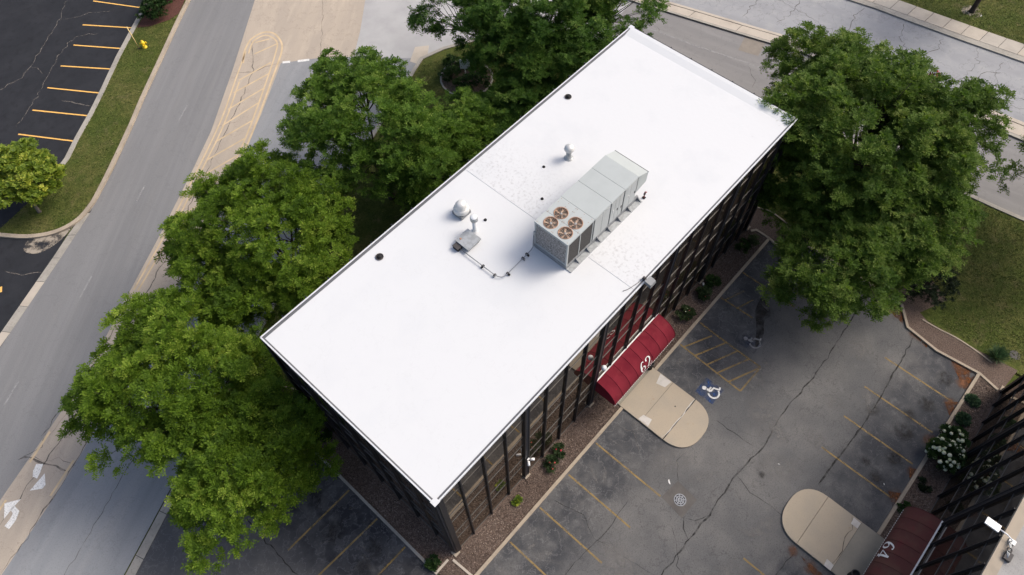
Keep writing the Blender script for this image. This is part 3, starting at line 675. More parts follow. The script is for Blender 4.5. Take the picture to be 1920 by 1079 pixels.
struct(MB().sheet([(47.68, 11.25), (49.6, 11.75), (50.15, 9.9), (48.19, 9.5)], .009).build('road_patch', M['tan_patch']))

# main lot between the buildings
lot_edge = [(-1.4, -1.75), (31.75, -1.75), (31.75, -2.6), (33.2, -4.4), (33.2, -10.3), (33.15, -11.78), (31.74, -12.9), (31.35, -15.2), (31.66, -18.05), (-1.4, -18.05)]
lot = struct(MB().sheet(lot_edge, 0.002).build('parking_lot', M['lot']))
ZL = .007
for x in (2.66, 5.40, 8.14, 10.88):
    line(lot, (x, -1.95), (x, -6.8 if x < 10 else -7.05), .11, ZL, M['yellow'])
line(lot, (20.25, -1.9), (20.06, -6.88), .11, ZL, M['yellow'])
line(lot, (22.56, -1.95), (22.5, -3.3), .11, ZL, M['yellow_faint']); line(lot, (22.5, -3.3), (22.44, -6.96), .11, ZL, M['yellow_faint'])
for a, b in (((20.26, -2.2), (22.25, -3.15)), ((20.19, -3.13), (22.54, -4.22)), ((20.18, -4.13), (22.5, -5.14)), ((20.13, -5.0), (22.46, -6.04)), ((20.06, -5.91), (22.44, -6.96)), ((20.06, -6.88), (22.44, -6.96))):
    line(lot, a, b, .11, ZL + .003, M['yellow'], 'hatch_bar')
line(lot, (25.23, -1.9), (25.32, -4.5), .11, ZL, M['yellow_faint']); line(lot, (28.07, -1.9), (28.04, -6.2), .11, ZL, M['yellow_faint'])
for a, b in (((25.22, -2.24), (26.8, -2.83)), ((25.18, -3.23), (26.6, -3.72))):
    line(lot, a, b, .10, ZL + .003, M['yellow_faint'], 'hatch_bar')
for x in (28.66, 25.82, 23.07, 20.25, 11.2):
    line(lot, (x, -12.85), (x, -17.65), .11, ZL, M['yellow'])
for x in (14.1, 8.4, 5.6):
    line(lot, (x - 2.9 + 2.9, -12.85), (x, -17.5), .11, ZL, M['yellow']) if x < 10 else None
for pts, w, mm in (([(31.5, -9.55), (29.77, -9.72), (24.54, -9.96), (20.81, -9.76), (17.72, -10.08), (15.14, -9.76), (11.97, -9.92), (10.41, -9.83), (7.19, -9.81), (0, -9.9)], .12, 'crack'),
                   ([(31.3, -13.55), (30.87, -13.65), (26.57, -13.97), (22.73, -14.1), (18.0, -13.9)], .14, 'crack'), ([(13.4, -14.9), (9.5, -14.6), (4, -14.7)], .10, 'crack'),
                   ([(17.38, -9.7), (17.3, -6.93), (17.0, -6.6)], .05, 'crack'), ([(15.1, -9.8), (14.8, -11.0), (14.9, -13.6)], .05, 'crack'),
                   ([(10.9, -8.8), (10.2, -9.2), (9.9, -9.8)], .09, 'crack'), ([(10.7, -8.8), (11.1, -9.5), (11.9, -9.9)], .06, 'crack'), ([(9.9, -8.6), (9.4, -9.3), (8.3, -10.2), (7.6, -12)], .05, 'crack'),
                   ([(6.3, -2.2), (6.8, -4.2), (6.2, -5.6), (6.6, -7.6), (6.9, -9.8)], .04, 'crack'), ([(2.7, -5.7), (4.4, -5.6), (7.2, -5.9), (9.5, -5.7)], .06, 'crack'), ([(14.4, -6.6), (13.4, -6.5), (12.3, -7.4)], .05, 'crack'),
                   ([(21.0, -2.1), (20.6, -3.0), (21.4, -3.6), (21.2, -5.0)], .03, 'crack_light'), ([(24.3, -2.1), (25.0, -2.8), (24.6, -3.6)], .03, 'crack_light'), ([(12.6, -2.2), (13.1, -3.3), (12.3, -4.4)], .03, 'crack_light')):
    crack(lot, pts, w, .0095, M[mm], .035, .35)
MB().sheet(smooth_poly([(27.3, -4.0), (26.9, -4.75), (26.35, -5.3), (25.6, -5.25), (24.75, -5.75), (23.75, -5.95), (23.55, -5.85), (24.4, -5.35), (25.2, -4.85), (26.0, -4.3), (27.3, -4.0)], 4)[:-1], .0125).build('dark_mark', M['dark_wedge'], lot)  # darker sharp-ended wedge across the stalls, thinned by noise
stain(lot, 24.7, -14.05, .55, M['soft_oil'], .0128)
for x, y, r in ((29.9, -16.6, .7), (27.4, -16.5, .7), (24.6, -16.3, .8), (22.6, -16.6, .7), (21.3, -15.4, .4), (26.0, -16.0, .5), (20.8, -16.4, .6), (28.6, -8.0, .9), (16.2, -11.0, .3)):
    stain(lot, x, y, r, M['soft_oil'], .0128)
for x, y, r in ((31.5, -17.0, .8), (30.4, -17.6, .6), (28.4, -17.7, .6), (25.2, -17.8, .6), (20.5, -17.8, .6), (22.6, -17.8, .4), (13.4, -16.0, .5), (13.5, -14.8, .4), (32.6, -11.4, .9), (31.7, -13.6, .6)):
    stain(lot, x, y, r, M['soft_rust'], .0135, 'rust_stain')
for k in range(26):
    stain(lot, random.uniform(1, 30), random.uniform(-14.5, -5.5), random.uniform(.8, 2.2), M['soft_pale'], .0118, 'pale_scuff', random.uniform(.3, .8))
for k in range(14):
    stain(lot, random.uniform(1, 30), random.uniform(-4.8, -2.3), random.uniform(.4, 1.1), M['soft_pale'], .0118, 'pale_scuff', random.uniform(.15, .5))
for pl in ([(33.0, -10.5), (33.1, -11.7), (31.8, -12.8), (32.0, -11.9), (32.5, -10.6)], [(31.6, -17.95), (31.5, -16.2), (30.9, -16.8), (29.9, -17.95)], [(28.9, -17.95), (28.3, -17.3), (27.6, -17.95)], [(25.7, -17.95), (25.4, -17.5), (24.6, -17.95)],
           [(20.9, -17.95), (20.5, -17.3), (19.8, -17.95)], [(22.9, -17.95), (22.7, -17.6), (22.0, -17.95)], [(13.55, -15.3), (13.5, -17.2), (13.1, -16.4)], [(32.3, -14.6), (31.6, -13.2), (31.2, -14.6)]):
    MB().sheet(pl, .0105).build('leaf_litter', M['rust_stain'], lot)
for c in ((18.79, -5.41), (23.75, -5.45)):
    x, y = c; first = x < 20
    MB().sheet([(x - .75, y - .62), (x + .6, y - .62), (x + .6, y + .75), (x - .75, y + .75)], .010).build('blue_square', M['blue_paint' if first else 'blue_faint'], lot)
    m = MB()
    m.sheet([(x - .12 + .15 * math.cos(t * .6283), y + .44 + .15 * math.sin(t * .6283)) for t in range(10)], .0145)
    m.ribbon([(x - .08, y + .26), (x - .05, y - .02)], .16, .0145)
    m.ribbon([(x - .05, y + .13), (x + .22, y + .13)], .10, .0150)
    m.ribbon([(x - .05, y - .02), (x + .28, y - .03), (x + .42, y - .42)], .12, .0155)
    m.ribbon([(x + .42, y - .40), (x + .60, y - .33)], .11, .0160)
    m.ribbon([(x - .02 + .36 * math.cos(a), y - .24 + .36 * math.sin(a)) for a in [2.35 + .35 * i for i in range(11)]], .11, .0165)
    m.build('wheelchair_symbol', M['white_paint'] if first else M['pale_paint'], lot)
# drain in its square patch
MB().sheet([(10.89, -7.11), (12.39, -7.3), (12.2, -8.85), (10.67, -8.79)], .0115).build('asphalt_patch', M['patch'], lot)
dr = thing('storm_drain', 'round iron storm drain grate in a square grey asphalt patch', 'drain', (11.5, -8.08, .012))
MB().lathe([(0, .004), (.36, .004), (.36, -.01)], n=24).build('drain_pit', M['rubber'], dr)
g = MB()
for r0 in (.12, .24, .36):
    g.lathe([(r0 - .035, .008), (r0 - .035, .02), (r0 + .025, .02), (r0 + .025, .008)], n=24, smooth=False)
for k in range(8):
    a = k * math.pi / 4
    g.box(.02, .37, -.028, .028, .010, .024, a, (0, 0))
g.build('grate', M['grate'], dr)

# side lot lines
for y0, y1 in ((10.13, 10.5), (7.63, 7.66), (5.03, 5.2), (2.55, 2.6)):
    line(apron, (-1.75, y0), (-6.6, y1), .11, .004, M['yellow'] if y0 > 4 else M['yellow_faint'])
for pts, w, mm in (([(-6.9, 13.5), (-7.2, 9), (-7.0, 4), (-7.3, -3)], .09, 'crack'), ([(-3.2, 8.9), (-3.9, 8.2), (-3.5, 7.9)], .03, 'crack_light'), ([(-2.2, 6.2), (-3.2, 6.6), (-4.4, 6.1), (-5.2, 6.6)], .03, 'crack_light'), ([(-2.1, 4.1), (-3.5, 3.6), (-4.6, 4.1)], .03, 'crack_light'), ([(-9.6, 15.2), (-9.0, 13.6), (-7.0, 12.6)], .05, 'crack')):
    crack(apron, pts, w, .003, M[mm], .06, .35)
for x, y, r in ((-3.4, 8.9, .8), (-4.1, 6.4, .9), (-3.1, 3.9, .8), (-4.2, 3.6, .6)):
    stain(apron, x, y, r, M['soft_oil'], .0045)
for k in range(14):
    stain(apron, random.uniform(-8, -2), random.uniform(0, 11), random.uniform(.4, 1.2), M['soft_pale'], .0035, 'pale_scuff', random.uniform(.15, .5))

# beds, kerbs of the lots
struct(MB().prism([(-1.5, 0.05), (-1.5, 13.2), (0.2, 13.0), (0.2, .2), (31.6, .2), (31.6, -1.8), (-1.45, -1.8), (-1.45, -.05)], -.04, .05).build('gravel_bed', M['mulch']))
struct(MB().prism([(31.6, -1.55), (31.6, 2.5), (33.2, 1.3), (33.7, 0.43), (33.75, -3.5), (33.5, -4.3), (31.9, -2.4)], -.04, .085).build('mulch_bed', M['mulch']))
struct(MB().prism([(33.2, -10.4), (33.2, -11.8), (31.85, -12.95), (31.45, -15.25), (31.75, -18.1), (31.3, -19.7), (33.6, -19.9), (33.3, -17.5), (33.2, -15.7), (33.1, -13.8), (33.4, -13.0), (35.6, -14.0), (36.6, -12.2), (36.2, -10.6)], -.04, .085).build('mulch_bed', M['mulch']))
struct(MB().prism([(-.3, -19.9), (31.3, -19.9), (31.75, -18.15), (-.3, -18.15)], -.04, .06).build('gravel_bed', M['mulch']))
struct(MB().sweep([(-.25, -1.75), (13.88, -1.75)], .2, -.04, .13).build('kerb', M['kerb']))
struct(MB().sweep([(17.56, -1.75), (31.85, -1.75)], .2, -.04, .13).build('kerb', M['kerb']))
struct(MB().sweep([(-1.55, .16), (-1.55, 13.2)], .17, -.04, .13).build('kerb', M['kerb_grey']))
struct(MB().sweep([(-.55, .10), (-1.62, .10)], .14, -.04, .10).build('kerb', M['slab']))
struct(MB().sweep([(-.36, -.12), (-.26, -1.62)], .14, -.04, .10).build('kerb', M['slab']))
struct(MB().sweep([(31.55, -.35), (31.9, -.6), (31.88, -1.60), (31.75, -2.6), (33.2, -4.4), (33.22, -10.3), (33.15, -11.78), (31.78, -12.9), (31.42, -15.2), (31.70, -18.1), (31.36, -19.5)], .17, -.04, .13).build('kerb', M['kerb']))
struct(MB().sweep([(17.7, -18.08), (31.6, -18.08)], .2, -.04, .13).build('kerb', M['kerb']))
struct(MB().sweep([(-.3, -18.08), (14.0, -18.08)], .2, -.04, .13).build('kerb', M['kerb']))
struct(MB().sweep(smooth_poly([(33.0, -13.4), (33.05, -14.6), (33.2, -15.8), (33.15, -17.2), (33.0, -18.4)], 4), .10, -.04, .12).build('lawn_edging', M['kerb']))
struct(MB().sweep(smooth_poly([(33.45, 2.2), (33.75, .5), (34.1, -.5), (33.9, -2.4)], 4), .09, -.04, .12).build('lawn_edging', M['kerb']))
struct(MB().sweep(smooth_poly([(0.4, 15.3), (-.35, 16.6), (-1.4, 17.2)], 4), .10, -.04, .10).build('lawn_edging', M['kerb']))
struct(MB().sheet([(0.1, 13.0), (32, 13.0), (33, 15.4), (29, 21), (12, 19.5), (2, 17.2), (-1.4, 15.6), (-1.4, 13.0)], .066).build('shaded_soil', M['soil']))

# entry pads (pad of number 62 and pad of number 64)
def rounded_pad(cx, y_wall, y_joint, y_tip, hw, slabs, sgn):
    o = struct(MB().prism([(cx - hw + .04, y_wall), (cx + hw - .04, y_wall), (cx + hw - .04, y_joint), (cx - hw + .04, y_joint)], -.03, .10).build('entry_pad', M['seam']))
    for (ya, yb, m) in slabs:
        lo, hi = min(ya, yb), max(ya, yb)
        MB().prism([(cx - hw, lo), (cx + hw, lo), (cx + hw, hi), (cx - hw, hi)], 0, .13).build('concrete_slab', m, o)
    d = y_tip - y_joint
    arc = [(cx + hw * math.copysign(abs(math.cos(a)) ** .8, math.cos(a)), y_joint - sgn * .03 + d * abs(math.sin(a)) ** .9) for a in [math.pi * k / 18 for k in range(19)]]
    MB().prism(arc, 0, .127).build('concrete_slab', M['pad'], o)
    return o
pad62 = rounded_pad(15.72, -.1, -5.02, -6.75, 1.82, [(-.1, -1.50, M['pad_grey']), (-1.515, -3.2, M['pad']), (-3.222, -4.985, M['pad'])], 1)
pad64 = rounded_pad(15.82, -19.7, -14.75, -13.1, 1.85, [(-19.7, -17.02, M['pad_grey']), (-17.0, -14.742, M['pad'])], -1)
crack(pad62, [(13.95, -4.9), (15.4, -5.0), (17.5, -4.95)], .09, .136, M['repair'], .03, .3)
MB().sheet([(17.5, -2.2), (17.5, -3.1), (16.9, -3.0), (16.75, -2.4)], .135).build('mortar_patch', M['repair'], pad62)
MB().sheet([(13.95, -3.0), (13.95, -3.8), (14.5, -3.7), (14.4, -3.1)], .135).build('mortar_patch', M['repair'], pad62)
crack(pad64, [(17.6, -16.3), (16.9, -16.8), (16.2, -16.65), (15.4, -16.9), (14.1, -16.8)], .06, .136, M['crack'], .05, .3)
for x in (17.35, 14.15):
    MB().prism([(x - .2, -16.98), (x + .2, -16.98), (x + .24, -16.5), (x - .2, -16.55)], .12, .138).build('mortar_patch', M['repair'], pad64)
MB().lathe([(0, .140), (.05, .140), (.05, .13)], (16.25, -4.3, 0), 10).build('bolt_cap', M['iron'], pad62)

# ------------------------------------------------------------------ the two office buildings
H = 11.68
ROWS = [(.16, 2.6), (2.63, 3.95), (3.98, 6.4), (6.43, 7.75), (7.78, 10.35), (10.38, 11.42)]
BARS = [.14, 2.615, 3.965, 6.415, 7.765, 10.365]

def facade(parent, org, ax, nrm, n, step, full=True, columns=()):
    """curtain wall from org along ax (unit), nrm = outward"""
    ax, nrm = Vector((*ax, 0)), Vector((*nrm, 0)); org = Vector((*org, 0))
    ang = math.atan2(ax.y, ax.x)
    pane_w = step - .03
    rows = ROWS if full else [(.16, 11.42)]
    cache = [MB().box(-pane_w / 2, pane_w / 2, -.015, .015, 0, b - a).mesh('glass_pane', M['glass_grey'] if 3 <= i < 4 or i == 5 or i == 1 else M['glass']) for i, (a, b) in enumerate(rows)]
    for k in range(n):
        for i, (a, b) in enumerate(rows):
            c = org + ax * (k + .5) * step - nrm * .07
            put('glass_pane', cache[i], parent, (c.x, c.y, a), (R(random.gauss(0, .22)), 0, ang + R(random.gauss(0, .22))))
    fin = MB().box(-.035, .035, -.08, .065 if full else .24, .03, H - .10).mesh('mullion', M['black_metal'])
    cols = MB().box(-.04, .04, -.09, .085, .03, H - .08).mesh('column_flange', M['black_metal'])
    web = MB().box(-.11, .11, -.06, .06, .05, H - .10).mesh('column_web', M['blue_black'])
    for k in range(0, n + 1):
        p = org + ax * k * step
        if k in columns:
            for s in (-1, 1):
                q = p + ax * s * .15
                put('column_flange', cols, parent, (q.x, q.y, 0), (0, 0, ang + (math.pi if (ax.x * nrm.y - ax.y * nrm.x) < 0 else 0)))
            put('column_web', web, parent, (p.x, p.y, 0), (0, 0, ang))
            q = p + nrm * .02
            MB().box(-.22, .22, -.16, .16, 0.04, .13).build('column_base', M['kerb'], parent, (q.x, q.y, 0), (0, 0, ang))
        elif 0 < k < n:
            put('mullion', fin, parent, (p.x, p.y, 0), (0, 0, ang + (math.pi if (ax.x * nrm.y - ax.y * nrm.x) < 0 else 0)))
    if full:
        for z in BARS:
            c = org + ax * n * step / 2 - nrm * .045
            MB().box(-n * step / 2 + .1, n * step / 2 - .1, -.018, .018, z - .010, z + .010).build('glazing_bar', M['bar'], parent, (c.x, c.y, 0), (0, 0, ang))
    c = org + ax * n * step / 2 - nrm * .075
    MB().box(-n * step / 2, n * step / 2, -.03, .03, -.05, .115).build('plinth', M['plinth'], parent, (c.x, c.y, 0), (0, 0, ang))
    MB().box(-n * step / 2, n * step / 2, -.03, .03, 11.43, H - .085).build('fascia', M['black_metal'], parent, (c.x, c.y, 0), (0, 0, ang))

BL, BW = 31.7, 12.9
bld = thing('office_building', 'glass and black steel office block with bright white flat roof', 'building', (0, 0, 0))
facade(bld, (0, 0), (1, 0), (0, -1), 20, BL / 20, True, (4, 8, 12, 16))
facade(bld, (0, BW), (0, -1), (-1, 0), 8, BW / 8, True)
facade(bld, (BL, BW), (-1, 0), (0, 1), 20, BL / 20, False)
facade(bld, (BL, 0), (0, 1), (1, 0), 8, BW / 8, False)
def corner_column(parent, x, y, sx, sy):
    MB().box(-.07, .07, -.07, .07, .03, H - .09).build('corner_post', M['blue_black'], parent, (x + sx * .06, y + sy * .06, 0))
    MB().box(-.16, .16, -.03, .03, .03, H - .09).build('corner_flange', M['black_metal'], parent, (x + sx * .28, y - sy * .03, 0))
    MB().box(-.03, .03, -.16, .16, .03, H - .09).build('corner_flange', M['black_metal'], parent, (x - sx * .03, y + sy * .28, 0))
    MB().box(-.2, .2, -.2, .2, .04, .13).build('column_base', M['kerb'], parent, (x + sx * .05, y + sy * .05, 0))
for x, y, sx, sy in ((0, 0, 1, 1), (BL, 0, -1, 1), (0, BW, 1, -1), (BL, BW, -1, -1)):
    corner_column(bld, x, y, sx, sy)
# roof: two membranes (a seam at x = 15.2), a cant along the far end, dark coping and a pale drip edge
MB().prism([(.12, .14), (15.2, .14), (15.2, BW - .19), (.12, BW - .19)], 11.3, 11.62).build('roof_membrane', M['roof_white'], bld)
m = MB().prism([(15.19, .14), (BL - .9, .14), (BL - .9, BW - .19), (15.19, BW - .19)], 11.3, 11.635)
m.build('roof_membrane', M['roof_grimy'], bld)
x0, x1, x2 = BL - .9, BL - .34, BL - .06
MB().add([(x0, .14, 11.634), (x0, BW - .19, 11.634), (x1, BW - .14, 11.715), (x1, .14, 11.715), (x2, .14, 11.725), (x2, BW - .14, 11.725), (x2, .14, 11.4), (x2, BW - .14, 11.4), (x0, .14, 11.4), (x0, BW - .19, 11.4)],
         [(0, 3, 2, 1), (3, 4, 5, 2), (4, 6, 7, 5), (0, 8, 6, 4, 3), (1, 2, 5, 7, 9)]).build('roof_cant', M['roof_white'], bld)
def coping(parent, a, b, inw, w, mc, md, z=H):
    a, b, inw = Vector((*a, 0)), Vector((*b, 0)), Vector((*inw, 0))
    p0, p1 = a, b; q0, q1 = a + inw * w, b + inw * w
    up = Vector((0, 0, 1))
    MB().add([p0 + up * (z - .03), p1 + up * (z - .03), q1 + up * (z - .045), q0 + up * (z - .045), p0 + up * (z - .25), p1 + up * (z - .25), q1 + up * (z - .25), q0 + up * (z - .25)],
             [(0, 1, 2, 3), (4, 7, 6, 5), (0, 4, 5, 1), (1, 5, 6, 2), (2, 6, 7, 3), (3, 7, 4, 0)]).build('coping', mc, parent)
    o = -inw
    p0, p1 = a + o * .03, b + o * .03; q0, q1 = a + inw * .045, b + inw * .045
    MB().add([p0 + up * z, p1 + up * z, q1 + up * z, q0 + up * z, p0 + up * (z - .11), p1 + up * (z - .11), q1 + up * (z - .02), q0 + up * (z - .02)],
             [(0, 1, 2, 3), (4, 7, 6, 5), (0, 4, 5, 1), (1, 5, 6, 2), (2, 6, 7, 3), (3, 7, 4, 0)]).build('drip_edge', md, parent)
coping(bld, (.0, 0), (BL, 0), (0, 1), .15, M['coping'], M['drip'])
coping(bld, (0, BW), (0, 0.0), (1, 0), .13, M['coping'], M['drip'])
coping(bld, (BL, BW), (0, BW), (0, -1), .20, M['coping'], M['drip'])
coping(bld, (BL + .02, 0), (BL + .02, BW), (-1, 0), .08, M['black_metal'], M['black_metal'])
for x, y in ((.09, .09), (BL - .09, BW - .09)):
    MB().box(-.17, .17, -.17, .17, 0, .03).build('corner_cap', M['roof_white'], bld, (x, y, H))

b64 = thing('office_building', 'dark glass office block with weathered grey roof and tan coping, lower right', 'building', (0, 0, 0))
Y64 = -19.72
facade(b64, (BL, Y64), (-1, 0), (0, 1), 20, BL / 20, True, (4, 8, 12, 16))
facade(b64, (BL, Y64 - BW), (0, 1), (1, 0), 8, BW / 8, False)
facade(b64, (0, Y64), (0, -1), (-1, 0), 8, BW / 8, False)
facade(b64, (0, Y64 - BW), (1, 0), (0, -1), 20, BL / 20, False)
for x, y, sx, sy in ((0, Y64, 1, -1), (BL, Y64, -1, -1), (0, Y64 - BW, 1, 1), (BL, Y64 - BW, -1, 1)):
    corner_column(b64, x, y, sx, sy)
MB().prism([(.45, Y64 - .45), (.45, Y64 - BW + .45), (BL - .45, Y64 - BW + .45), (BL - .45, Y64 - .45)], 11.3, 11.64).build('roof_membrane', M['roof_grey'], b64)
for a, b, i in (((0, Y64 - .04), (BL, Y64 - .04), (0, -1)), ((0, Y64), (0, Y64 - BW), (1, 0)), ((BL, Y64 - BW), (BL, Y64), (-1, 0)), ((BL, Y64 - BW), (0, Y64 - BW), (0, 1))):
    coping(b64, a, b, i, .47, M['tan_coping'], M['tan_coping'], H + .04)

# ------------------------------------------------------------------ awnings with their numbers
DIG = {'6': [(.55, .90), (.47, .97), (.36, .95), (.22, .80), (.12, .55), (.10, .32), (.16, .11), (.31, .02), (.46, .08), (.54, .26), (.51, .45), (.39, .56), (.26, .53), (.14, .40)],
       '2': [(.08, .74), (.10, .87), (.22, .97), (.38, .96), (.49, .84), (.48, .68), (.38, .47), (.22, .24), (.08, .05)]}
def digit_strokes(d):
    if d == '6': return [(smooth_poly(DIG['6'], 4),   .045, .135)]
    if d == '2': return [(smooth_poly(DIG['2'], 4), .045, .13), ([(.06, .05), (.30, .05), (.54, .05)], .10, .10), ([(.54, .03), (.60, .24)], .04, .05)]
    return [([(.44, .97), (.25, .64), (.04, .32)], .05, .07), ([(.02, .29), (.30, .29), (.62, .29)], .09, .09), ([(.44, .99), (.44, .5), (.44, .01)], .10, .16), ([(.32, .02), (.58, .02)], .05, .05)]

def awning(name, label, x0, x1, wy, sgn, mt, text, tx, th):
    """quarter-round fabric canopy on the wall at y = wy, falling towards sgn"""
    t = thing(name, label, 'awning', ((x0 + x1) / 2, wy, 0))
    D, ZT, ZB = 1.58, 3.62, 2.42
    cx = (x0 + x1) / 2
    prof = [(D * math.sin(a), ZB + (ZT - ZB) * math.cos(a)) for a in [math.pi / 2 * k / 10 for k in range(11)]]
    def surf(v, lift=0.0):      # v: 0 at the wall, 1 at the lower edge
        a = math.pi / 2 * v
        n = (math.sin(a) * (ZT - ZB), math.cos(a) * D); l = math.hypot(*n)
        return D * math.sin(a) + n[0] / l * lift, ZB + (ZT - ZB) * math.cos(a) + n[1] / l * lift
    NP = 8; w = (x1 - x0) / NP
    for k in range(NP):
        m = MB(); vs, fs = [], []
        nu, nv = 5, 12
        for i in range(nu + 1):
            u = i / nu; sag = -.045 * math.sin(math.pi * u)
            for j in range(nv + 1):
                y, z = surf(j / nv, sag * math.sin(math.pi * min(1, j / nv * 1.05)))
                vs.append((x0 + (k + u) * w - cx, sgn * y, z))
            vs.append((x0 + (k + u) * w - cx, sgn * (D + .005), ZB - .22 + .035 * abs(math.sin(3 * math.pi * u))))
        c = nv + 2
        for i in range(nu):
            for j in range(nv + 1):
                fs.append((i * c + j, i * c + j + 1, (i + 1) * c + j + 1, (i + 1) * c + j))
        m.add(vs, fs, True).build('fabric_panel', mt, t)
    for k in range(NP + 1):
        xx = x0 + k * w - cx
        MB().tube([(xx, sgn * surf(j / 12, .006)[0], surf(j / 12, .006)[1]) for j in range(13)], .016, 6).build('rib_seam', mt, t)
    for xx in (x0 - cx, x1 - cx):
        vs = [(xx, 0, ZB)] + [(xx, sgn * surf(j / 12)[0], surf(j / 12)[1]) for j in range(13)]
        m = MB().add(vs + [(xx, 0, ZB - .2), (xx, sgn * D, ZB - .2)], [(0, j + 1, j + 2) for j in range(12)] + [(0, 13, 15, 14)])
        m.build('end_panel', mt, t)
    MB().box(x0 - cx, x1 - cx, -.03, .05, ZT, ZT + .035).build('wall_flashing', M['white_trim'], t)
    for k in range(int((x1 - x0) / .16)):
        MB().box(x0 - cx + .16 * k, x0 - cx + .16 * k + .085, sgn * (D + .012) - .012, sgn * (D + .012) + .012, ZB - .23, ZB - .195).build('trim_stitch', M['white_trim'], t)
    # the number, sewn on the fabric
    dirx = 1 if sgn < 0 else -1
    arc_len = 2.25
    m = MB(); sz = .84
    for di, d in enumerate(text):
        for pts, thin, thick in digit_strokes(d):
            vs, fs = [], []
            for i, p in enumerate(pts):
                a = Vector(pts[min(i + 1, len(pts) - 1)]) - Vector(pts[max(i - 1, 0)]); a.normalize()
                wd = thin + (thick - thin) * abs(a.y) ** 1.3
                nr = Vector((-a.y, a.x))
                for s in (.5, -.5):
                    q = Vector(p) + nr * wd * s
                    X = tx + dirx * ((q.x - .66 + di * .72) * sz)
                    v = th - (q.y) * sz / arc_len
                    y, z = surf(v, .014 + .002 * di)
                    vs.append((X - cx, sgn * y, z))
            for i in range(len(pts) - 1):
                fs.append((2 * i, 2 * i + 1, 2 * i + 3, 2 * i + 2))
            m.add(vs, fs)
    m.build('number', M['white_trim'], t)
    for xx in (x0 - cx + .05, 0, x1 - cx - .05):
        MB().tube([(xx, sgn * .03, ZB - .1), (xx, sgn * (D - .03), ZB - .1)], .02, 6).build('frame_bar', M['white_trim'], t)
    return t
awning('awning', 'burgundy barrel awning numbered 62 over the entrance of the white-roofed block', 12.83, 19.24, -.06, -1, M['awning'], '62', 16.12, .93)
awning('awning', 'faded maroon barrel awning numbered 64 over the entrance of the grey roofed block', 12.6, 19.05, Y64 + .08, 1, M['awning_old'], '64', 15.92, .93)
for (x, y, lb) in ((17.35, -1.38, 'black litter bin beside the pad under the burgundy awning'), (14.45, -18.0, 'black litter bin beside the pad of the maroon awning')):
    t = thing('litter_bin', lb, 'bin', (x, y, .13))
    MB().lathe([(0, 0), (.2, 0), (.23, .75), (.23, .8), (.19, .8), (.18, .72), (0, .72)], n=14).build('bin_body', M['rubber'], t)
    MB().lathe([(.24, .74), (.26, .78), (.24, .84), (.2, .82)], n=14).build('bin_rim', M['iron'], t)

# ------------------------------------------------------------------ things on the white roof
ZR = 11.635
ac = thing('rooftop_air_conditioner', 'long pale grey rooftop air conditioner with four rusty fans', 'air conditioner', (13.75, 3.69, ZR))
W_, HT = 2.30, 2.36        # width (y), height
def acbox(name, x0, x1, y0, y1, z0, z1, m, par=None):
    return MB().box(x0, x1, y0, y1, z0, z1).build(name, m, par or ac)
acbox('base_rail', 0, 6.45, -.02, .10, 0, .28, M['galv_dark']); acbox('base_rail', 0, 6.45, W_ - .1, W_ + .02, 0, .28, M['galv_dark'])
acbox('base_rail', -.02, .1, .10, W_ - .1, 0, .28, M['galv_dark'])
acbox('base_rail', .0, 6.45, -.36, -.03, 0, .045, M['galv'])
for k in range(7):
    x = .75 + k * .93
    MB().add([(x, -.34, .04), (x + .06, -.34, .04), (x + .06, -.03, .04), (x, -.03, .04), (x, -.03, .3), (x + .06, -.03, .3)],
             [(0, 1, 2, 3), (0, 4, 5, 1), (0, 3, 4), (1, 5, 2), (2, 5, 4, 3)]).build('support_bracket', M['galv_dark'], ac)
xs = [(0, 2.19), (2.21, 3.64), (3.66, 4.83), (4.85, 6.05)]
# condenser section: open frame with coils
acbox('cabinet_core', .06, 2.15, .06, W_ - .06, .3, HT - .10, M['seam'])
for x in (0, 2.09):
    for y in (0, W_ - .10):
        acbox('corner_post', x, x + .10, y, y + .10, .28, HT - .08, M['cabinet_side'])
acbox('corner_post', 1.02, 1.08, -.005, .07, .28, HT - .12, M['cabinet_side'])
acbox('coil_panel', .025, .05, .11, W_ - .11, .42, HT - .2, M['coil'])
acbox('coil_panel', .11, 1.015, .015, .05, .34, HT - .16, M['coil_dark']); acbox('coil_panel', 1.085, 2.085, .015, .05, .34, HT - .16, M['coil_dark'])
acbox('frame_bar', .01, .1, .10, W_ - .10, .28, .42, M['cabinet_side']); acbox('frame_bar', .01, .1, .10, W_ - .10, HT - .2, HT - .08, M['cabinet_side'])
acbox('frame_bar', .1, 2.09, .0, .09, HT - .16, HT - .08, M['cabinet_side'])
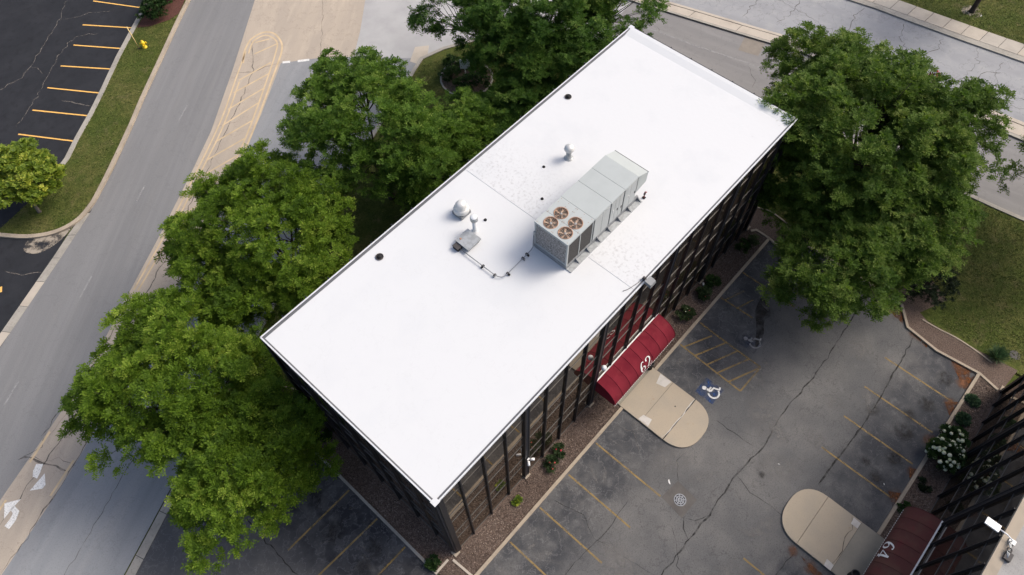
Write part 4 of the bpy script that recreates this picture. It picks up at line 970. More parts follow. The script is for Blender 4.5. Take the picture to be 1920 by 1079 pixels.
# top plate with four round holes: outer plate ring built from a grid with hole rims
FC = [(1.34, .60), (1.34, 1.60), (.50, .60), (.50, 1.60)]; FR = .385
def plate_with_hole(x0, x1, y0, y1, cx, cy, r, z0, z1):
    n = 32; m = MB()
    ring = [(cx + r * math.cos(2 * math.pi * k / n), cy + r * math.sin(2 * math.pi * k / n)) for k in range(n)]
    def edge(a):
        c, s = math.cos(a), math.sin(a); t = 1e9
        for lim, d, o in ((x1, c, cx), (x0, c, cx), (y1, s, cy), (y0, s, cy)):
            if abs(d) > 1e-9:
                q = (lim - o) / d
                if q > 0: t = min(t, q)
        return (cx + c * t, cy + s * t)
    out = [edge(2 * math.pi * k / n + 1e-4) for k in range(n)]
    for c in ((x0, y0), (x1, y0), (x1, y1), (x0, y1)):      # snap nearest to the corners
        i = min(range(n), key=lambda k: (out[k][0] - c[0]) ** 2 + (out[k][1] - c[1]) ** 2)
        out[i] = c
    vs = [(x, y, z1) for x, y in ring] + [(x, y, z1) for x, y in out] + [(x, y, z0) for x, y in ring] + [(x, y, z0) for x, y in out]
    fs = []
    for k in range(n):
        j = (k + 1) % n
        fs += [(k, j, n + j, n + k), (2 * n + k, 3 * n + k, 3 * n + j, 2 * n + j), (k, 2 * n + k, 2 * n + j, j), (n + k, n + j, 3 * n + j, 3 * n + k)]
    return m.add(vs, fs)
for (fx, fy) in FC:
    xa, xb = (-.02, .935) if fx < 1 else (.945, 2.19)
    ya, yb = (-.02, W_ / 2 - .004) if fy < 1 else (W_ / 2 + .004, W_ + .02)
    plate_with_hole(xa, xb, ya, yb, fx, fy, FR, HT - .08, HT).build('top_panel', M['cabinet'], ac)
    fan = put('fan', MB().lathe([(FR - .012, .015), (FR + .02, .02), (FR + .02, -.02), (FR - .005, -.05), (FR - .05, -.15), (.1, -.20), (0, -.20)], n=28).mesh('fan', M['rust']), ac, (fx, fy, HT))
    bl = MB()
    for s in range(2):
        for i in range(7):
            pass
    vs = []
    for i in range(6):
        r = .07 + (FR - .11) * i / 5; tw = .55 - .25 * i / 5; hw = .07 + .06 * i / 5
        for s in (-1, 1):
            vs.append((r, s * hw * math.cos(tw), -.10 + s * hw * math.sin(tw) * .7))
    bl.add(vs, [(2 * i, 2 * i + 1, 2 * i + 3, 2 * i + 2) for i in range(5)], True)
    bme = bl.mesh('fan_blade', M['rust_pale'])
    for k in range(5):
        put('fan_blade', bme, fan, (0, 0, 0), (0, 0, 2 * math.pi * k / 5 + fx))
    MB().lathe([(0, -.03), (.055, -.035), (.075, -.05), (.08, -.19), (0, -.19)], n=14).build('hub', M['galv'], fan)
    gd = MB()
    for k in range(16):
        a = 2 * math.pi * k / 16
        gd.tube([(.06 * math.cos(a), .06 * math.sin(a), .012), (.25 * math.cos(a), .25 * math.sin(a), .022), (FR * math.cos(a), FR * math.sin(a), .006)], .0045, 4, False)
    for r in (.12, .20, .28, .35):
        gd.tube([(r * math.cos(2 * math.pi * k / 24), r * math.sin(2 * math.pi * k / 24), .02) for k in range(25)], .0045, 4, False)
    gd.build('wire_guard', M['rust_pale'], fan)
dots = [(x, y) for x in (.08, .92, 1.0, 1.82, 2.1) for y in (.12, .62, 1.1, 1.2, 1.7, 2.2)]
dm = MB().lathe([(0, .012), (.018, .012), (.02, 0)], n=8).mesh('bolt', M['rust'])
for x, y in dots:
    if all((x - a) ** 2 + (y - b) ** 2 > (FR + .05) ** 2 for a, b in FC):
        put('bolt', dm, ac, (x, y, HT))
for i, (xa, xb) in enumerate(xs[1:]):
    acbox('cabinet_section', xa, xb, 0, W_, .28, HT - .03, M['cabinet_side'])
    acbox('top_panel', xa - .004, xb + .004, -.025, W_ + .025, HT - .028, HT + .006 * i, M['cabinet'])
    acbox('seam_strip', xa - .028, xa - .006, -.02, W_ + .02, .30, HT - .015, M['seam'])
    nd = 3 if i == 1 else 2
    for d in range(nd):
        a = xa + .05 + (xb - xa - .08) * d / nd; b = xa + .03 + (xb - xa - .08) * (d + 1) / nd
        acbox('door_panel', a, b, -.018, -.001, .36, HT - .14, M['cabinet_side'])
        if i > 0: acbox('door_handle', b - .12, b - .08, -.045, -.018, 1.2 - .12 * d, 1.38 - .12 * d, M['iron'] if d else M['white_plastic'])
acbox('seam_strip', .936, .944, -.02, W_ + .02, HT - .04, HT + .004, M['seam'])
hd = MB()
hp = [(6.055, HT - .01), (7.0, HT - .42), (7.0, HT - 1.25), (6.055, .95)]
vs = [(x, y, z) for y in (-.02, W_ + .02) for x, z in hp]
hd.add(vs, [(0, 1, 5, 4), (1, 2, 6, 5), (2, 3, 7, 6), (0, 3, 2, 1), (4, 5, 6, 7)]).build('intake_hood', M['cabinet'], ac)
acbox('seam_strip', 6.99, 7.02, -.04, W_ + .04, HT - .45, HT - .41, M['seam'])
acbox('end_panel', 6.052, 6.1, .02, W_ - .02, .28, .95, M['cabinet_side'])
MB().tube([(-.03, W_ - .02, 1.5), (-.05, W_ + .02, .6), (-.06, W_ + .03, .12)], .025, 6).build('feed_conduit', M['iron'], ac)
acbox('disconnect_box', -.07, -.0, W_ - .09, W_ + .02, 1.1, 1.5, M['galv'])

t = thing('mushroom_vent', 'silver mushroom cap vent standing behind the air conditioner', 'roof vent', (19.94, 8.65, ZR))
MB().lathe([(.30, 0), (.28, .03), (.2, .05), (.17, .12), (.165, .75), (0, .75)], n=18).build('vent_pipe', M['galv'], t)
MB().lathe([(.10, .70), (.29, .72), (.32, .80), (.27, .95), (.15, 1.05), (0, 1.08)], n=20).build('cap', M['alu'], t)
t = thing('exhaust_fan', 'round beige exhaust fan hood on square curb beside the tall flue pipe', 'roof fan', (12.72, 10.62, ZR))
MB().box(-.38, .38, -.38, .38, 0, .24).build('curb', M['galv_dark'], t)
MB().lathe([(.30, .24), (.46, .30), (.475, .40), (.43, .52), (.36, .58), (.33, .60)], n=24).build('lower_shroud', M['alu'], t)
MB().lathe([(.36, .58), (.33, .64), (.32, .82), (.26, .90), (.24, .93), (.10, .98), (0, .985)], n=24).build('dome', M['alu'], t)
t = thing('flue_pipe', 'tall white flue pipe with silver rain cap beside the square hatch', 'pipe', (12.34, 9.2, ZR))
MB().lathe([(.2, 0), (.14, .05), (.125, .1), (.125, 1.05), (0, 1.05)], n=16).build('pipe', M['pvc'], t)
MB().lathe([(.16, .98), (.215, 1.0), (.215, 1.27), (.20, 1.29)], n=18).build('cap_band', M['galv'], t)
MB().lathe([(.20, 1.285), (.19, 1.30), (.08, 1.325), (0, 1.33)], n=18).build('cap_top', M['pvc'], t)
t = thing('roof_hatch', 'square galvanised roof hatch box with rusty spots', 'hatch', (11.49, 8.92, ZR))
MB().box(-.44, .44, -.44, .44, 0, .24).build('curb', M['galv_dark'], t)
MB().box(-.52, .52, -.52, .52, .22, .33).build('lid', M['galv'], t)
MB().lathe([(0, .36), (.05, .355), (.07, .33)], (-.25, .33, 0), 10).build('rust_knob', M['rust'], t)
t = thing('junction_box', 'small black junction box on the white roof next to the hatch', 'electrical box', (10.83, 9.10, ZR))
MB().box(-.17, .17, -.2, .2, 0, .22).build('box', M['rubber'], t)
MB().box(-.19, .19, -.22, .22, .22, .25).build('lid', M['iron'], t)
cz = ZR + .14
path = [(10.83, 8.9, cz), (10.84, 7.2, cz), (10.85, 6.35, cz), (10.88, 6.12, cz), (10.97, 5.95, cz), (11.12, 5.86, cz), (11.36, 5.83, cz), (12.88, 5.87, cz), (13.35, 5.89, cz), (13.58, 5.93, cz + .03), (13.68, 5.98, cz + .3), (13.69, 5.99, cz + 1.0)]
t = thing('conduit', 'grey electrical conduit bending across the white roof to the air conditioner', 'conduit', (0, 0, 0))
MB().tube(path, .026, 8).build('pipe', M['galv_dark'], t)
for x, y, r, blk in ((10.84, 7.2, 0, 1), (10.85, 6.32, 0, 0), (11.42, 5.83, 1, 1), (12.7, 5.87, 1, 0), (13.05, 5.88, 1, 1)):
    a, b = (.045, .12) if r else (.12, .045)
    MB().box(x - a, x + a, y - b, y + b, ZR, ZR + .10).build('support_block', M['rubber'] if blk else M['galv_dark'], t)
    MB().box(x - a * .6, x + a * .6, y - b * .6, y + b * .6, ZR + .10, ZR + .185).build('clamp', M['iron'], t)
for (x, y, lb) in ((23.79, 11.9, 'round black roof drain near the far long edge'), (7.53, 11.94, 'round black roof drain nearest the left corner')):
    t = thing('roof_drain', lb, 'drain', (x, y, ZR - .004), 0, 'roof drains')
    MB().lathe([(0, .01), (.20, .012), (.23, .02), (.23, .05), (.20, .06), (.185, .03)], n=20).build('drain_ring', M['iron'], t)
    MB().lathe([(.13, .02), (.13, .08), (.07, .15), (0, .16)], n=14).build('strainer', M['rubber'], t)
for (x, y, lb) in ((18.42, 9.31, 'short black vent stub left of the mushroom vent'), (13.26, 9.27, 'short black vent stub right of the flue pipe'), (16.54, 7.82, 'tiny black vent stub between hatch and air conditioner')):
    o = MB().lathe([(.10, 0), (.07, .02), (.065, .07), (.05, .07), (.045, .03), (0, .03)], n=12).build('vent_stub', M['rubber'], None, (x, y, ZR)); tag(o, lb, 'pipe')
for (x, y, lb) in ((18.75, 6.55, 'red gas cock pipe behind the air conditioner'), (20.5, 3.45, 'red capped gas pipe in front of the air conditioner hood')):
    t = thing('gas_pipe', lb, 'pipe', (x, y, ZR))
    MB().tube([(0, 0, 0), (0, 0, .55), (0, -.1, .6)], .035, 8).build('riser', M['red_pipe'], t)
    MB().box(-.09, .09, -.09, .09, 0, .04).build('foot', M['rubber'], t)
    MB().box(-.05, .05, -.05, .05, .3, .42).build('valve', M['iron'], t)

t = thing('floodlight', 'grey shoebox floodlight reaching over the front roof edge', 'lamp', (16.05, .12, H))
MB().box(-.06, .06, -.08, .08, -.03, .18).build('bracket', M['iron'], t)
MB().tube([(0, 0, .12), (0, -.2, .16)], .03, 6).build('arm', M['iron'], t)
MB().add([(-.25, -.18, .05), (.26, -.18, .05), (.26, -.62, -.02), (-.26, -.62, -.02), (-.24, -.18, .27), (.24, -.18, .27), (.22, -.58, .2), (-.22, -.58, .2)],
         [(0, 3, 2, 1), (4, 5, 6, 7), (0, 1, 5, 4), (1, 2, 6, 5), (2, 3, 7, 6), (3, 0, 4, 7)]).build('housing', M['galv_dark'], t)
MB().tube([(0, .1, .02), (-.4, .1, -.01), (-1.1, .26, -.01), (-1.35, .4, -.02)], .014, 6).build('cable', M['iron'], t)
t = thing('floodlight', 'white LED floodlight on an arm over the tan coping', 'lamp', (15.85, Y64 - .25, H))
MB().box(-.18, .17, .55, 1.17, .28, .36).build('lamp_head', M['white_plastic'], t)
MB().box(-.15, .14, .58, 1.14, .262, .279).build('lens', M['globe'], t)
MB().tube([(0, .56, .32), (0, .2, .32), (-.02, -.1, .2), (-.02, -.15, .0)], .03, 8).build('arm', M['white_plastic'], t)
MB().box(-.12, .10, -.3, -.02, -.02, .1).build('mount', M['galv'], t)
MB().box(-.95, -.55, -.42, -.12, -.03, .16).build('ballast_box', M['iron'], t)
for k in range(3):
    MB().tube([(-.05, -.1, .12), (-.25, -.05 - .07 * k, .2 - .05 * k), (-.4, -.22, .1), (-.6 - .05 * k, -.12 - .06 * k, .18), (-.85, -.25, .15)], .022, 6).build('cable', M['galv'], t)
MB().lathe([(.09, 0), (.12, .04), (.09, .08), (.06, .04), (.09, 0)], (-.48, -.18, .14), 12).build('coiled_cable', M['iron'], t)

t = thing('globe_lamp', 'white globe lamp fixed to the double column left of the burgundy awning', 'lamp', (12.68, -.16, 6.45))
MB().lathe([(0, -.17), (.10, -.15), (.165, -.06), (.17, .03), (.11, .14), (.06, .17), (0, .175)], (0, -.26, 0), 18).build('globe', M['globe'], t)
MB().tube([(0, 0, .0), (0, -.12, .0)], .035, 8).build('arm', M['iron'], t)
t = thing('security_camera', 'white twin security camera on the black double column', 'camera', (6.34, -.14, 3.6))
MB().box(-.08, .08, -.06, .02, -.1, .1).build('mount', M['white_plastic'], t)
for s in (-1, 1):
    MB().tube([(s * .08, -.1, .04), (s * .25, -.28, -.02 + s * .05)], [.075, .085], 10).build('camera_head', M['white_plastic'], t)
t = thing('ground_spotlight', 'small pale spotlight on a stake among the roses in the gravel bed', 'lamp', (25.0, -.45, .05))
MB().tube([(0, 0, 0), (0, 0, .35)], .02, 6).build('stake', M['iron'], t)
MB().tube([(-.1, -.1, .3), (.12, .12, .45)], [.07, .09], 10).build('lamp_head', M['galv'], t)

# ------------------------------------------------------------------ foliage
def leaf_mesh(name, base, ld, wd, ln, w, tone, material):
    n = len(base)
    V = np.empty((n, 4, 3), np.float32)
    mid = base + ld * (ln * .5)[:, None]
    V[:, 0] = base; V[:, 1] = mid + wd * (w / 2)[:, None]; V[:, 2] = base + ld * ln[:, None]; V[:, 3] = mid - wd * (w / 2)[:, None]
    me = bpy.data.meshes.new(name)
    me.vertices.add(4 * n); me.loops.add(4 * n); me.polygons.add(n)
    me.vertices.foreach_set('co', V.reshape(-1))
    me.loops.foreach_set('vertex_index', np.arange(4 * n, dtype=np.int32))
    me.polygons.foreach_set('loop_start', np.arange(0, 4 * n, 4, dtype=np.int32))
    a = me.attributes.new('tone', 'FLOAT', 'POINT')
    a.data.foreach_set('value', np.repeat(tone.astype(np.float32), 4))
    me.update(); me.validate()
    me.materials.append(material)
    return me

def unit(v):
    return v / np.maximum(np.linalg.norm(v, axis=-1, keepdims=True), 1e-9)

def foliage(rng, puffs, prad, ctr, nf, flen, nl, lln, lw, droop=.12, tip=.15, sub=7):
    """boughs (puffs) > tufts > fronds > leaflets, as arrays for leaf_mesh"""
    N = len(puffs); ns = max(2, nf // sub); T = N * ns
    pc = np.repeat(puffs, ns, 0); pr = np.repeat(prad, ns)
    ctr = np.broadcast_to(ctr, (N, 3)) if len(ctr) == 1 else ctr
    out = unit(pc - np.repeat(ctr, ns, 0))
    d = unit(rng.normal(size=(T, 3)) + out * .55 + np.array([0, 0, .45]))
    rr = rng.random(T) ** .4
    tc = pc + d * (pr * rr)[:, None] * np.array([1, 1, .62])
    big = np.sin(puffs @ np.array([.55, .35, .4]) + rng.uniform(0, 6)) * .07
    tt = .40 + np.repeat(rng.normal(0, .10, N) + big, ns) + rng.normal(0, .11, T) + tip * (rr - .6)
    F = T * sub
    c = np.repeat(tc, sub, 0); dd = np.repeat(d, sub, 0); oo = np.repeat(out, sub, 0)
    a = rng.uniform(0, 2 * np.pi, F)
    rad = np.stack([np.cos(a), np.sin(a), rng.uniform(-.15, .55, F)], 1)
    ax = unit(rad + dd * .45 * np.array([1, 1, .5]) + oo * .35 - np.array([0, 0, droop]))
    c = c + ax * (flen * .25)
    sd = unit(np.cross(ax, np.array([0, 0, 1.]) + rng.normal(size=(F, 3)) * .25))
    nm = np.cross(sd, ax)
    L = flen * rng.uniform(.6, 1.25, F)
    ft = np.repeat(tt, sub) + rng.normal(0, .08, F)
    t = np.tile((np.arange(nl) + .5) / nl, F); sg = np.tile(np.where(np.arange(nl) % 2 == 0, 1., -1.), F)
    rep = lambda q: np.repeat(q, nl, 0)
    A, S, Nn, LL = rep(ax), rep(sd), rep(nm), rep(L)
    b = rep(c) + A * (LL * (t - .3))[:, None]
    b[:, 2] -= .30 * LL * t * t
    ld = unit(A * .55 + S * (sg * .8)[:, None] + Nn * rng.uniform(-.35, .35, (len(t), 1)))
    wd = unit(np.cross(ld, Nn + rng.normal(size=Nn.shape) * .3))
    ln = lln * rng.uniform(.7, 1.3, len(t)); w = lw * rng.uniform(.75, 1.25, len(t))
    return b, ld, wd, ln, w, np.clip(rep(ft) + .10 * (t - .5), 0.02, .98)

def tree(name, label, base, lobes, material, seed, th=2.6, tr=.22, nf=70, prange=(.75, 1.35), flen=.52, nl=10, lln=.165, lw=.078, bark='bark', group='locust trees round the white-roofed block', z0=.05, cat='tree', limbs=6, dens=1.3):
    """lobes: (cx, cy, cz, rx, ry, rz, number of tufts)"""
    rng = np.random.default_rng(seed)
    t = thing(name, label, cat, (base[0], base[1], z0), 0, group)
    B = np.array([base[0], base[1], z0])
    P, PR, CT = [], [], []
    for (cx, cy, cz, rx, ry, rz, n) in lobes:
        n = int(n * dens)
        d = unit(rng.normal(size=(n * 3, 3)) + np.array([0, 0, .25]))
        d = d[d[:, 2] > -.55][:n]
        az = np.arctan2(d[:, 1], d[:, 0]); ph = rng.uniform(0, 6.28, 3)
        lump = 1 + .09 * np.sin(3 * az + ph[0]) + .07 * np.sin(5 * az + ph[1] + 2 * d[:, 2]) + .06 * np.sin(7 * az + ph[2])
        f = (rng.uniform(.30, 1.0, len(d)) ** .5) * lump
        p = np.array([cx, cy, cz]) + d * f[:, None] * np.array([rx, ry, rz])
        P.append(p); PR.append(rng.uniform(prange[0], prange[1], len(p))); CT.append(np.repeat([[cx, cy, cz - rz * .5]], len(p), 0))
    P, PR, CT = np.concatenate(P), np.concatenate(PR), np.concatenate(CT)
    arr = foliage(rng, P, PR, CT, nf, flen, nl, lln, lw)
    arr = (arr[0] - B,) + arr[1:]
    put('crown', leaf_mesh('crown', *arr, material), t)
    # trunk and limbs
    lean = (np.array(lobes[0][:3]) - B) * np.array([.12, .12, 0])
    top = np.array([lean[0], lean[1], th])
    MB().tube([(0, 0, -.1), (0, 0, .15), tuple(top * .5), tuple(top)], [tr * 1.7, tr * 1.2, tr, tr * .85], 10).build('trunk', M[bark], t)
    K = limbs * len(lobes)
    idx = rng.choice(len(P), min(K, len(P)), replace=False)
    nodes = P[idx] - B
    for _ in range(4):
        own = np.argmin(((P - B)[:, None] - nodes[None]) ** 2 @ np.ones(3), 1)
        for k in range(len(nodes)):
            if (own == k).any(): nodes[k] = (P - B)[own == k].mean(0)
    mb = MB()
    for k, q in enumerate(nodes):
        nd = top + (q - top) * .72; nd[2] -= .25
        m1 = top + (nd - top) * .45 + rng.normal(size=3) * .25; m1[2] += .25
        mb.tube([tuple(top - [0, 0, .2]), tuple(m1), tuple(nd)], [tr * .55, tr * .38, tr * .24], 6)
        for pp in (P - B)[own == k]:
            m2 = nd + (pp - nd) * .5 + rng.normal(size=3) * .2
            mb.tube([tuple(nd), tuple(m2), tuple(pp + [0, 0, .1])], [tr * .20, tr * .12, tr * .05], 4, False)
    mb.build('limbs', M[bark], t)
    return t

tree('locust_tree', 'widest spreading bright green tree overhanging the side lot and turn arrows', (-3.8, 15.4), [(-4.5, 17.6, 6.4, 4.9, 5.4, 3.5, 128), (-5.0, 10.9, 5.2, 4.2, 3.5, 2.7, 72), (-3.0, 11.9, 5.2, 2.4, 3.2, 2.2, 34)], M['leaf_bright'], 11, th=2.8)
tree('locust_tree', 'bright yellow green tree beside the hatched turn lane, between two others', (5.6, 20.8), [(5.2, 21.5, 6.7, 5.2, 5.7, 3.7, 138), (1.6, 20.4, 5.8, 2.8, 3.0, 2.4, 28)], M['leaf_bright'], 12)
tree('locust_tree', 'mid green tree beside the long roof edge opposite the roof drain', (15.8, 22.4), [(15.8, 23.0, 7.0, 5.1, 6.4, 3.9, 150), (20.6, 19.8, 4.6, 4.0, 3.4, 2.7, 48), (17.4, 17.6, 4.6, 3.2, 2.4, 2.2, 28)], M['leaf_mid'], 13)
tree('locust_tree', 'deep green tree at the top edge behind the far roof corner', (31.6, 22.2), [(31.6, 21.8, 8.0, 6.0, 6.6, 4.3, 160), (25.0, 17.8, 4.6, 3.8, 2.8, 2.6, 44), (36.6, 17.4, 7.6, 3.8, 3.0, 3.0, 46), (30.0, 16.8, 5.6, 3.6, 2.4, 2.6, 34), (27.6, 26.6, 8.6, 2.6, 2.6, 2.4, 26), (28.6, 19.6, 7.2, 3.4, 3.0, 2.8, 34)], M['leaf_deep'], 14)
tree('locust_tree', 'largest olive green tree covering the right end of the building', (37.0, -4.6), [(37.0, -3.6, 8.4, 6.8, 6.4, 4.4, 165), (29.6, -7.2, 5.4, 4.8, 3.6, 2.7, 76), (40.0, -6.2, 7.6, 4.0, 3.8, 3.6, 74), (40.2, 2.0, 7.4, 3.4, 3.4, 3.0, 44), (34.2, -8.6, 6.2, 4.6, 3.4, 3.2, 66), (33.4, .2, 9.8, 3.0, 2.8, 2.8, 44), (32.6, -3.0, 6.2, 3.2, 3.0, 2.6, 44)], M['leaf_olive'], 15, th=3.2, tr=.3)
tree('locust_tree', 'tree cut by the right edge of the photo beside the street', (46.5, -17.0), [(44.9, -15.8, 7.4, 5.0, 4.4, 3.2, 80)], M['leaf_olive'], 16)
tree('young_tree', 'small yellow green tree on the grass tip beside the black lot', (-3.5, 42.1), [(-2.6, 43.6, 2.7, 2.6, 2.9, 1.2, 70)], M['leaf_young'], 17, th=1.2, tr=.11, nf=42, prange=(.45, .8), flen=.34, nl=6, lln=.22, lw=.14, bark='bark_pale', group=None, z0=.09)
tree('street_tree', 'dark tree trunk on the lawn beyond the far sidewalk', (65.9, -2.1), [(67.2, -1.4, 8.6, 3.4, 3.4, 2.4, 40)], M['leaf_mid'], 18, th=5.6, tr=.2, group=None, z0=.13)
struct(MB().lathe([(0, .14), (.7, .136), (.9, .13)], (65.9, -2.1, 0), 14).build('bare_soil_ring', M['sand']))

def shrub(name, label, base, r, h, material, seed, n=14, nf=22, lln=.13, lw=.08, flen=.22, nl=6, pr=(.25, .42), cat='shrub', group=None, flowers=(), z0=.06):
    rng = np.random.default_rng(seed)
    t = thing(name, label, cat, (base[0], base[1], z0), 0, group)
    d = unit(rng.normal(size=(n * 3, 3))); d = d[d[:, 2] > -.1][:n]
    f = rng.uniform(.45, 1, len(d)) ** .5
    p = d * f[:, None] * np.array([r, r, h * .62]) + np.array([0, 0, h * .36])
    arr = foliage(rng, p, rng.uniform(pr[0], pr[1], len(p)) * r / .8, np.array([[0, 0, 0.]]), nf, flen, nl, lln, lw, droop=.05)
    put('leaves', leaf_mesh('leaves', *arr, material), t)
    sb = MB()
    for q in p: sb.tube([(0, 0, -.05), tuple(q * [.5, .5, .6]), tuple(q)], [.03, .018, .006], 4, False)
    sb.build('stems', M['bark'], t)
    for (mt, cnt, fr) in flowers:
        me = None
        bm = bmesh.new(); bmesh.ops.create_icosphere(bm, subdivisions=2, radius=fr)
        for v in bm.verts:
            v.co *= random.uniform(.86, 1.1); v.co.z *= .8
        me = bpy.data.meshes.new('flower_head'); bm.to_mesh(me); bm.free(); me.materials.append(mt)
        dd = unit(rng.normal(size=(cnt * 4, 3)) + np.array([0, 0, .3])); dd = dd[dd[:, 2] > .02][:cnt]
        for q in dd:
            s = rng.uniform(.7, 1.15)
            o = put('flower_head', me, t, tuple(q * np.array([r * 1.12, r * 1.12, h * .72]) * rng.uniform(.88, 1.05) + np.array([0, 0, h * .36])), tuple(rng.uniform(-.5, .5, 3)))
            o.scale = (s, s, s)
    return t

shrub('yew_shrub', 'very dark rounded shrub at the lawn corner below the largest tree', (35.3, -12.3), 1.6, 2.2, M['leaf_black'], 31, n=50, nf=50, lln=.10, lw=.05, pr=(.25, .45), z0=.085)
shrub('round_shrub', 'dense dark green shrub in red mulch at the end of the grass strip', (15.9, 55.0), 1.25, 1.6, M['leaf_shrub'], 32, n=40, nf=40, z0=.1)
shrub('round_shrub', 'dense green shrub cut by the top edge in red mulch', (18.6, 56.6), 1.2, 1.5, M['leaf_shrub'], 33, n=36, nf=36, z0=.1)
shrub('hydrangea_bush', 'hydrangea bush covered in creamy white flower heads by the dark facade', (24.6, -18.75), .95, 1.3, M['leaf_shrub'], 34, n=34, nf=34, flowers=((M['petal_white'], 60, .125),))
shrub('hydrangea_bush', 'hydrangea lobe with white heads farther along the dark facade', (25.9, -18.7), .7, 1.1, M['leaf_shrub'], 35, n=22, nf=30, flowers=((M['petal_white'], 30, .12),))
shrub('hydrangea_bush', 'sparse hydrangea with few white heads beside the left facade', (-.85, 13.4), .8, 1.1, M['leaf_shrub'], 36, n=20, nf=24, flowers=((M['petal_white'], 7, .10),))
shrub('low_shrub', 'green shrub mound between the left facade and the widest tree', (-.9, 11.6), .65, .9, M['leaf_shrub'], 37, n=16, nf=26)
shrub('rose_bush', 'rose bush with coral blooms, nearer the front corner, below the security camera', (7.86, -.74), .34, .45, M['leaf_rose'], 38, n=9, nf=12, flowers=((M['petal_pink'], 6, .055),), group='rose bushes in the gravel bed')
shrub('rose_bush', 'rose bush with one large red bloom in front of the glass', (8.85, -.62), .32, .45, M['leaf_rose'], 39, n=9, nf=11, flowers=((M['petal_red'], 5, .07),), group='rose bushes in the gravel bed')
shrub('rose_bush', 'rose bush with pale tips just right of the burgundy awning', (22.3, -.85), .44, .65, M['leaf_rose'], 40, n=14, nf=20, flowers=((M['petal_white'], 6, .04), (M['petal_pink'], 4, .045)), group='rose bushes in the gravel bed')
shrub('rose_bush', 'rose bush next to the ground spotlight', (24.5, -.85), .42, .6, M['leaf_rose'], 41, n=14, nf=18, flowers=((M['petal_pink'], 5, .05),), group='rose bushes in the gravel bed')
shrub('rose_bush', 'darker rose bush beyond the ground spotlight', (25.75, -.75), .4, .55, M['leaf_shrub'], 42, n=13, nf=18, flowers=((M['petal_pink'], 3, .04),), group='rose bushes in the gravel bed')
shrub('low_shrub', 'small green plant near the far right end of the gravel bed', (29.9, -.6), .4, .45, M['leaf_shrub'], 43, n=9, nf=14)
shrub('low_shrub', 'tiny green plant at the right end of the gravel bed', (30.8, -1.0), .34, .4, M['leaf_rose'], 44, n=7, nf=12)
shrub('weed_tuft', 'small lime green weed alone in the gravel near the front corner', (4.74, -.62), .15, .16, M['leaf_young'], 45, n=5, nf=7, lln=.1, cat='weed')
shrub('perennial_plant', 'low blue green perennial nearer the lot corner', (29.53, -18.6), .26, .2, M['leaf_blue'], 46, n=9, nf=14, lln=.17, lw=.1, cat='plant')
shrub('perennial_plant', 'low blue green perennial beside the hydrangea', (27.9, -18.7), .32, .24, M['leaf_blue'], 47, n=10, nf=15, lln=.19, lw=.11, cat='plant')
shrub('low_shrub', 'thin dark plant beside the maroon awning end', (20.0, -18.6), .34, .25, M['leaf_shrub'], 48, n=4, nf=7, cat='plant')
shrub('low_shrub', 'small dried dark plant between hydrangea and maroon awning', (22.3, -18.75), .26, .2, M['leaf_black'], 49, n=4, nf=7, cat='plant')
shrub('low_shrub', 'dark weed tuft in the inner corner of the side lot', (-1.25, .55), .3, .3, M['leaf_shrub'], 50, n=6, nf=10, cat='plant')
def grass_clump(label, x, y, r, h, material, seed, n=240):
    rng = np.random.default_rng(seed)
    a = rng.uniform(0, 6.28, n); s = rng.uniform(.2, 1, n)
    b = np.stack([np.cos(a) * .12 * r, np.sin(a) * .12 * r, np.zeros(n)], 1)
    ld = unit(np.stack([np.cos(a) * s * r, np.sin(a) * s * r, h * (1.15 - .6 * s)], 1))
    wd = unit(np.cross(ld, np.array([0, 0, 1.]) + rng.normal(size=(n, 3)) * .1))
    ln = np.hypot(r, h) * rng.uniform(.6, 1.0, n)
    t = thing('ornamental_grass', label, 'plant', (x, y, .08))
    put('blades', leaf_mesh('blades', b, ld, wd, ln, np.full(n, .03), rng.uniform(.2, .9, n), material), t)
grass_clump('fine ornamental grass clump at the lawn edge beside the dark block', 33.6, -18.4, .8, .7, M['leaf_blue'], 60, 420)

def inside(poly, x, y):
    r = np.zeros(len(x), bool); n = len(poly)
    for i in range(n):
        (x1, y1), (x2, y2) = poly[i], poly[(i + 1) % n]
        c = ((y1 > y) != (y2 > y)) & (x < (x2 - x1) * (y - y1) / (y2 - y1 + 1e-12) + x1)
        r ^= c
    return r
def scatter(name, polys, box, n, z, seed, material, ln, w, up, tone=(.15, .85), holes=()):
    """many tiny blades or stones over an area, as one mass"""
    rng = np.random.default_rng(seed)
    x = rng.uniform(box[0], box[1], n); y = rng.uniform(box[2], box[3], n)
    k = np.zeros(n, bool)
    for p in polys: k |= inside(p, x, y)
    for p in holes: k &= ~inside(p, x, y)
    x, y = x[k], y[k]; m = len(x)
    a = rng.uniform(0, 6.28, m)
    b = np.stack([x, y, np.full(m, z) + rng.uniform(0, .015, m)], 1)
    ld = unit(np.stack([np.cos(a), np.sin(a), rng.uniform(.1, 1, m) * up], 1))
    wd = unit(np.cross(ld, np.array([0, 0, 1.]) + rng.normal(size=(m, 3)) * .5))
    patch = .5 + .5 * np.sin(x * .9 + 1.3 * np.sin(y * .7)) * np.cos(y * .8 + np.sin(x * 1.1))
    t = np.clip(rng.uniform(tone[0], tone[1], m) * .75 + patch * .22, .02, .98)
    o = put(name, leaf_mesh(name, b, ld, wd, rng.uniform(.6, 1.4, m) * ln, rng.uniform(.6, 1.4, m) * w, t, material))
    o['kind'] = 'stuff'; return o
strip_poly = [(28, 62.3)] + strip_out[:12] + strip_in + [(28, 66.2)]
mulch_hole = [(15.2, 55.9), (13.6, 54.8), (14.6, 54.0), (16.3, 53.4), (17.4, 53.5), (24, 58.9), (24, 62.6)]
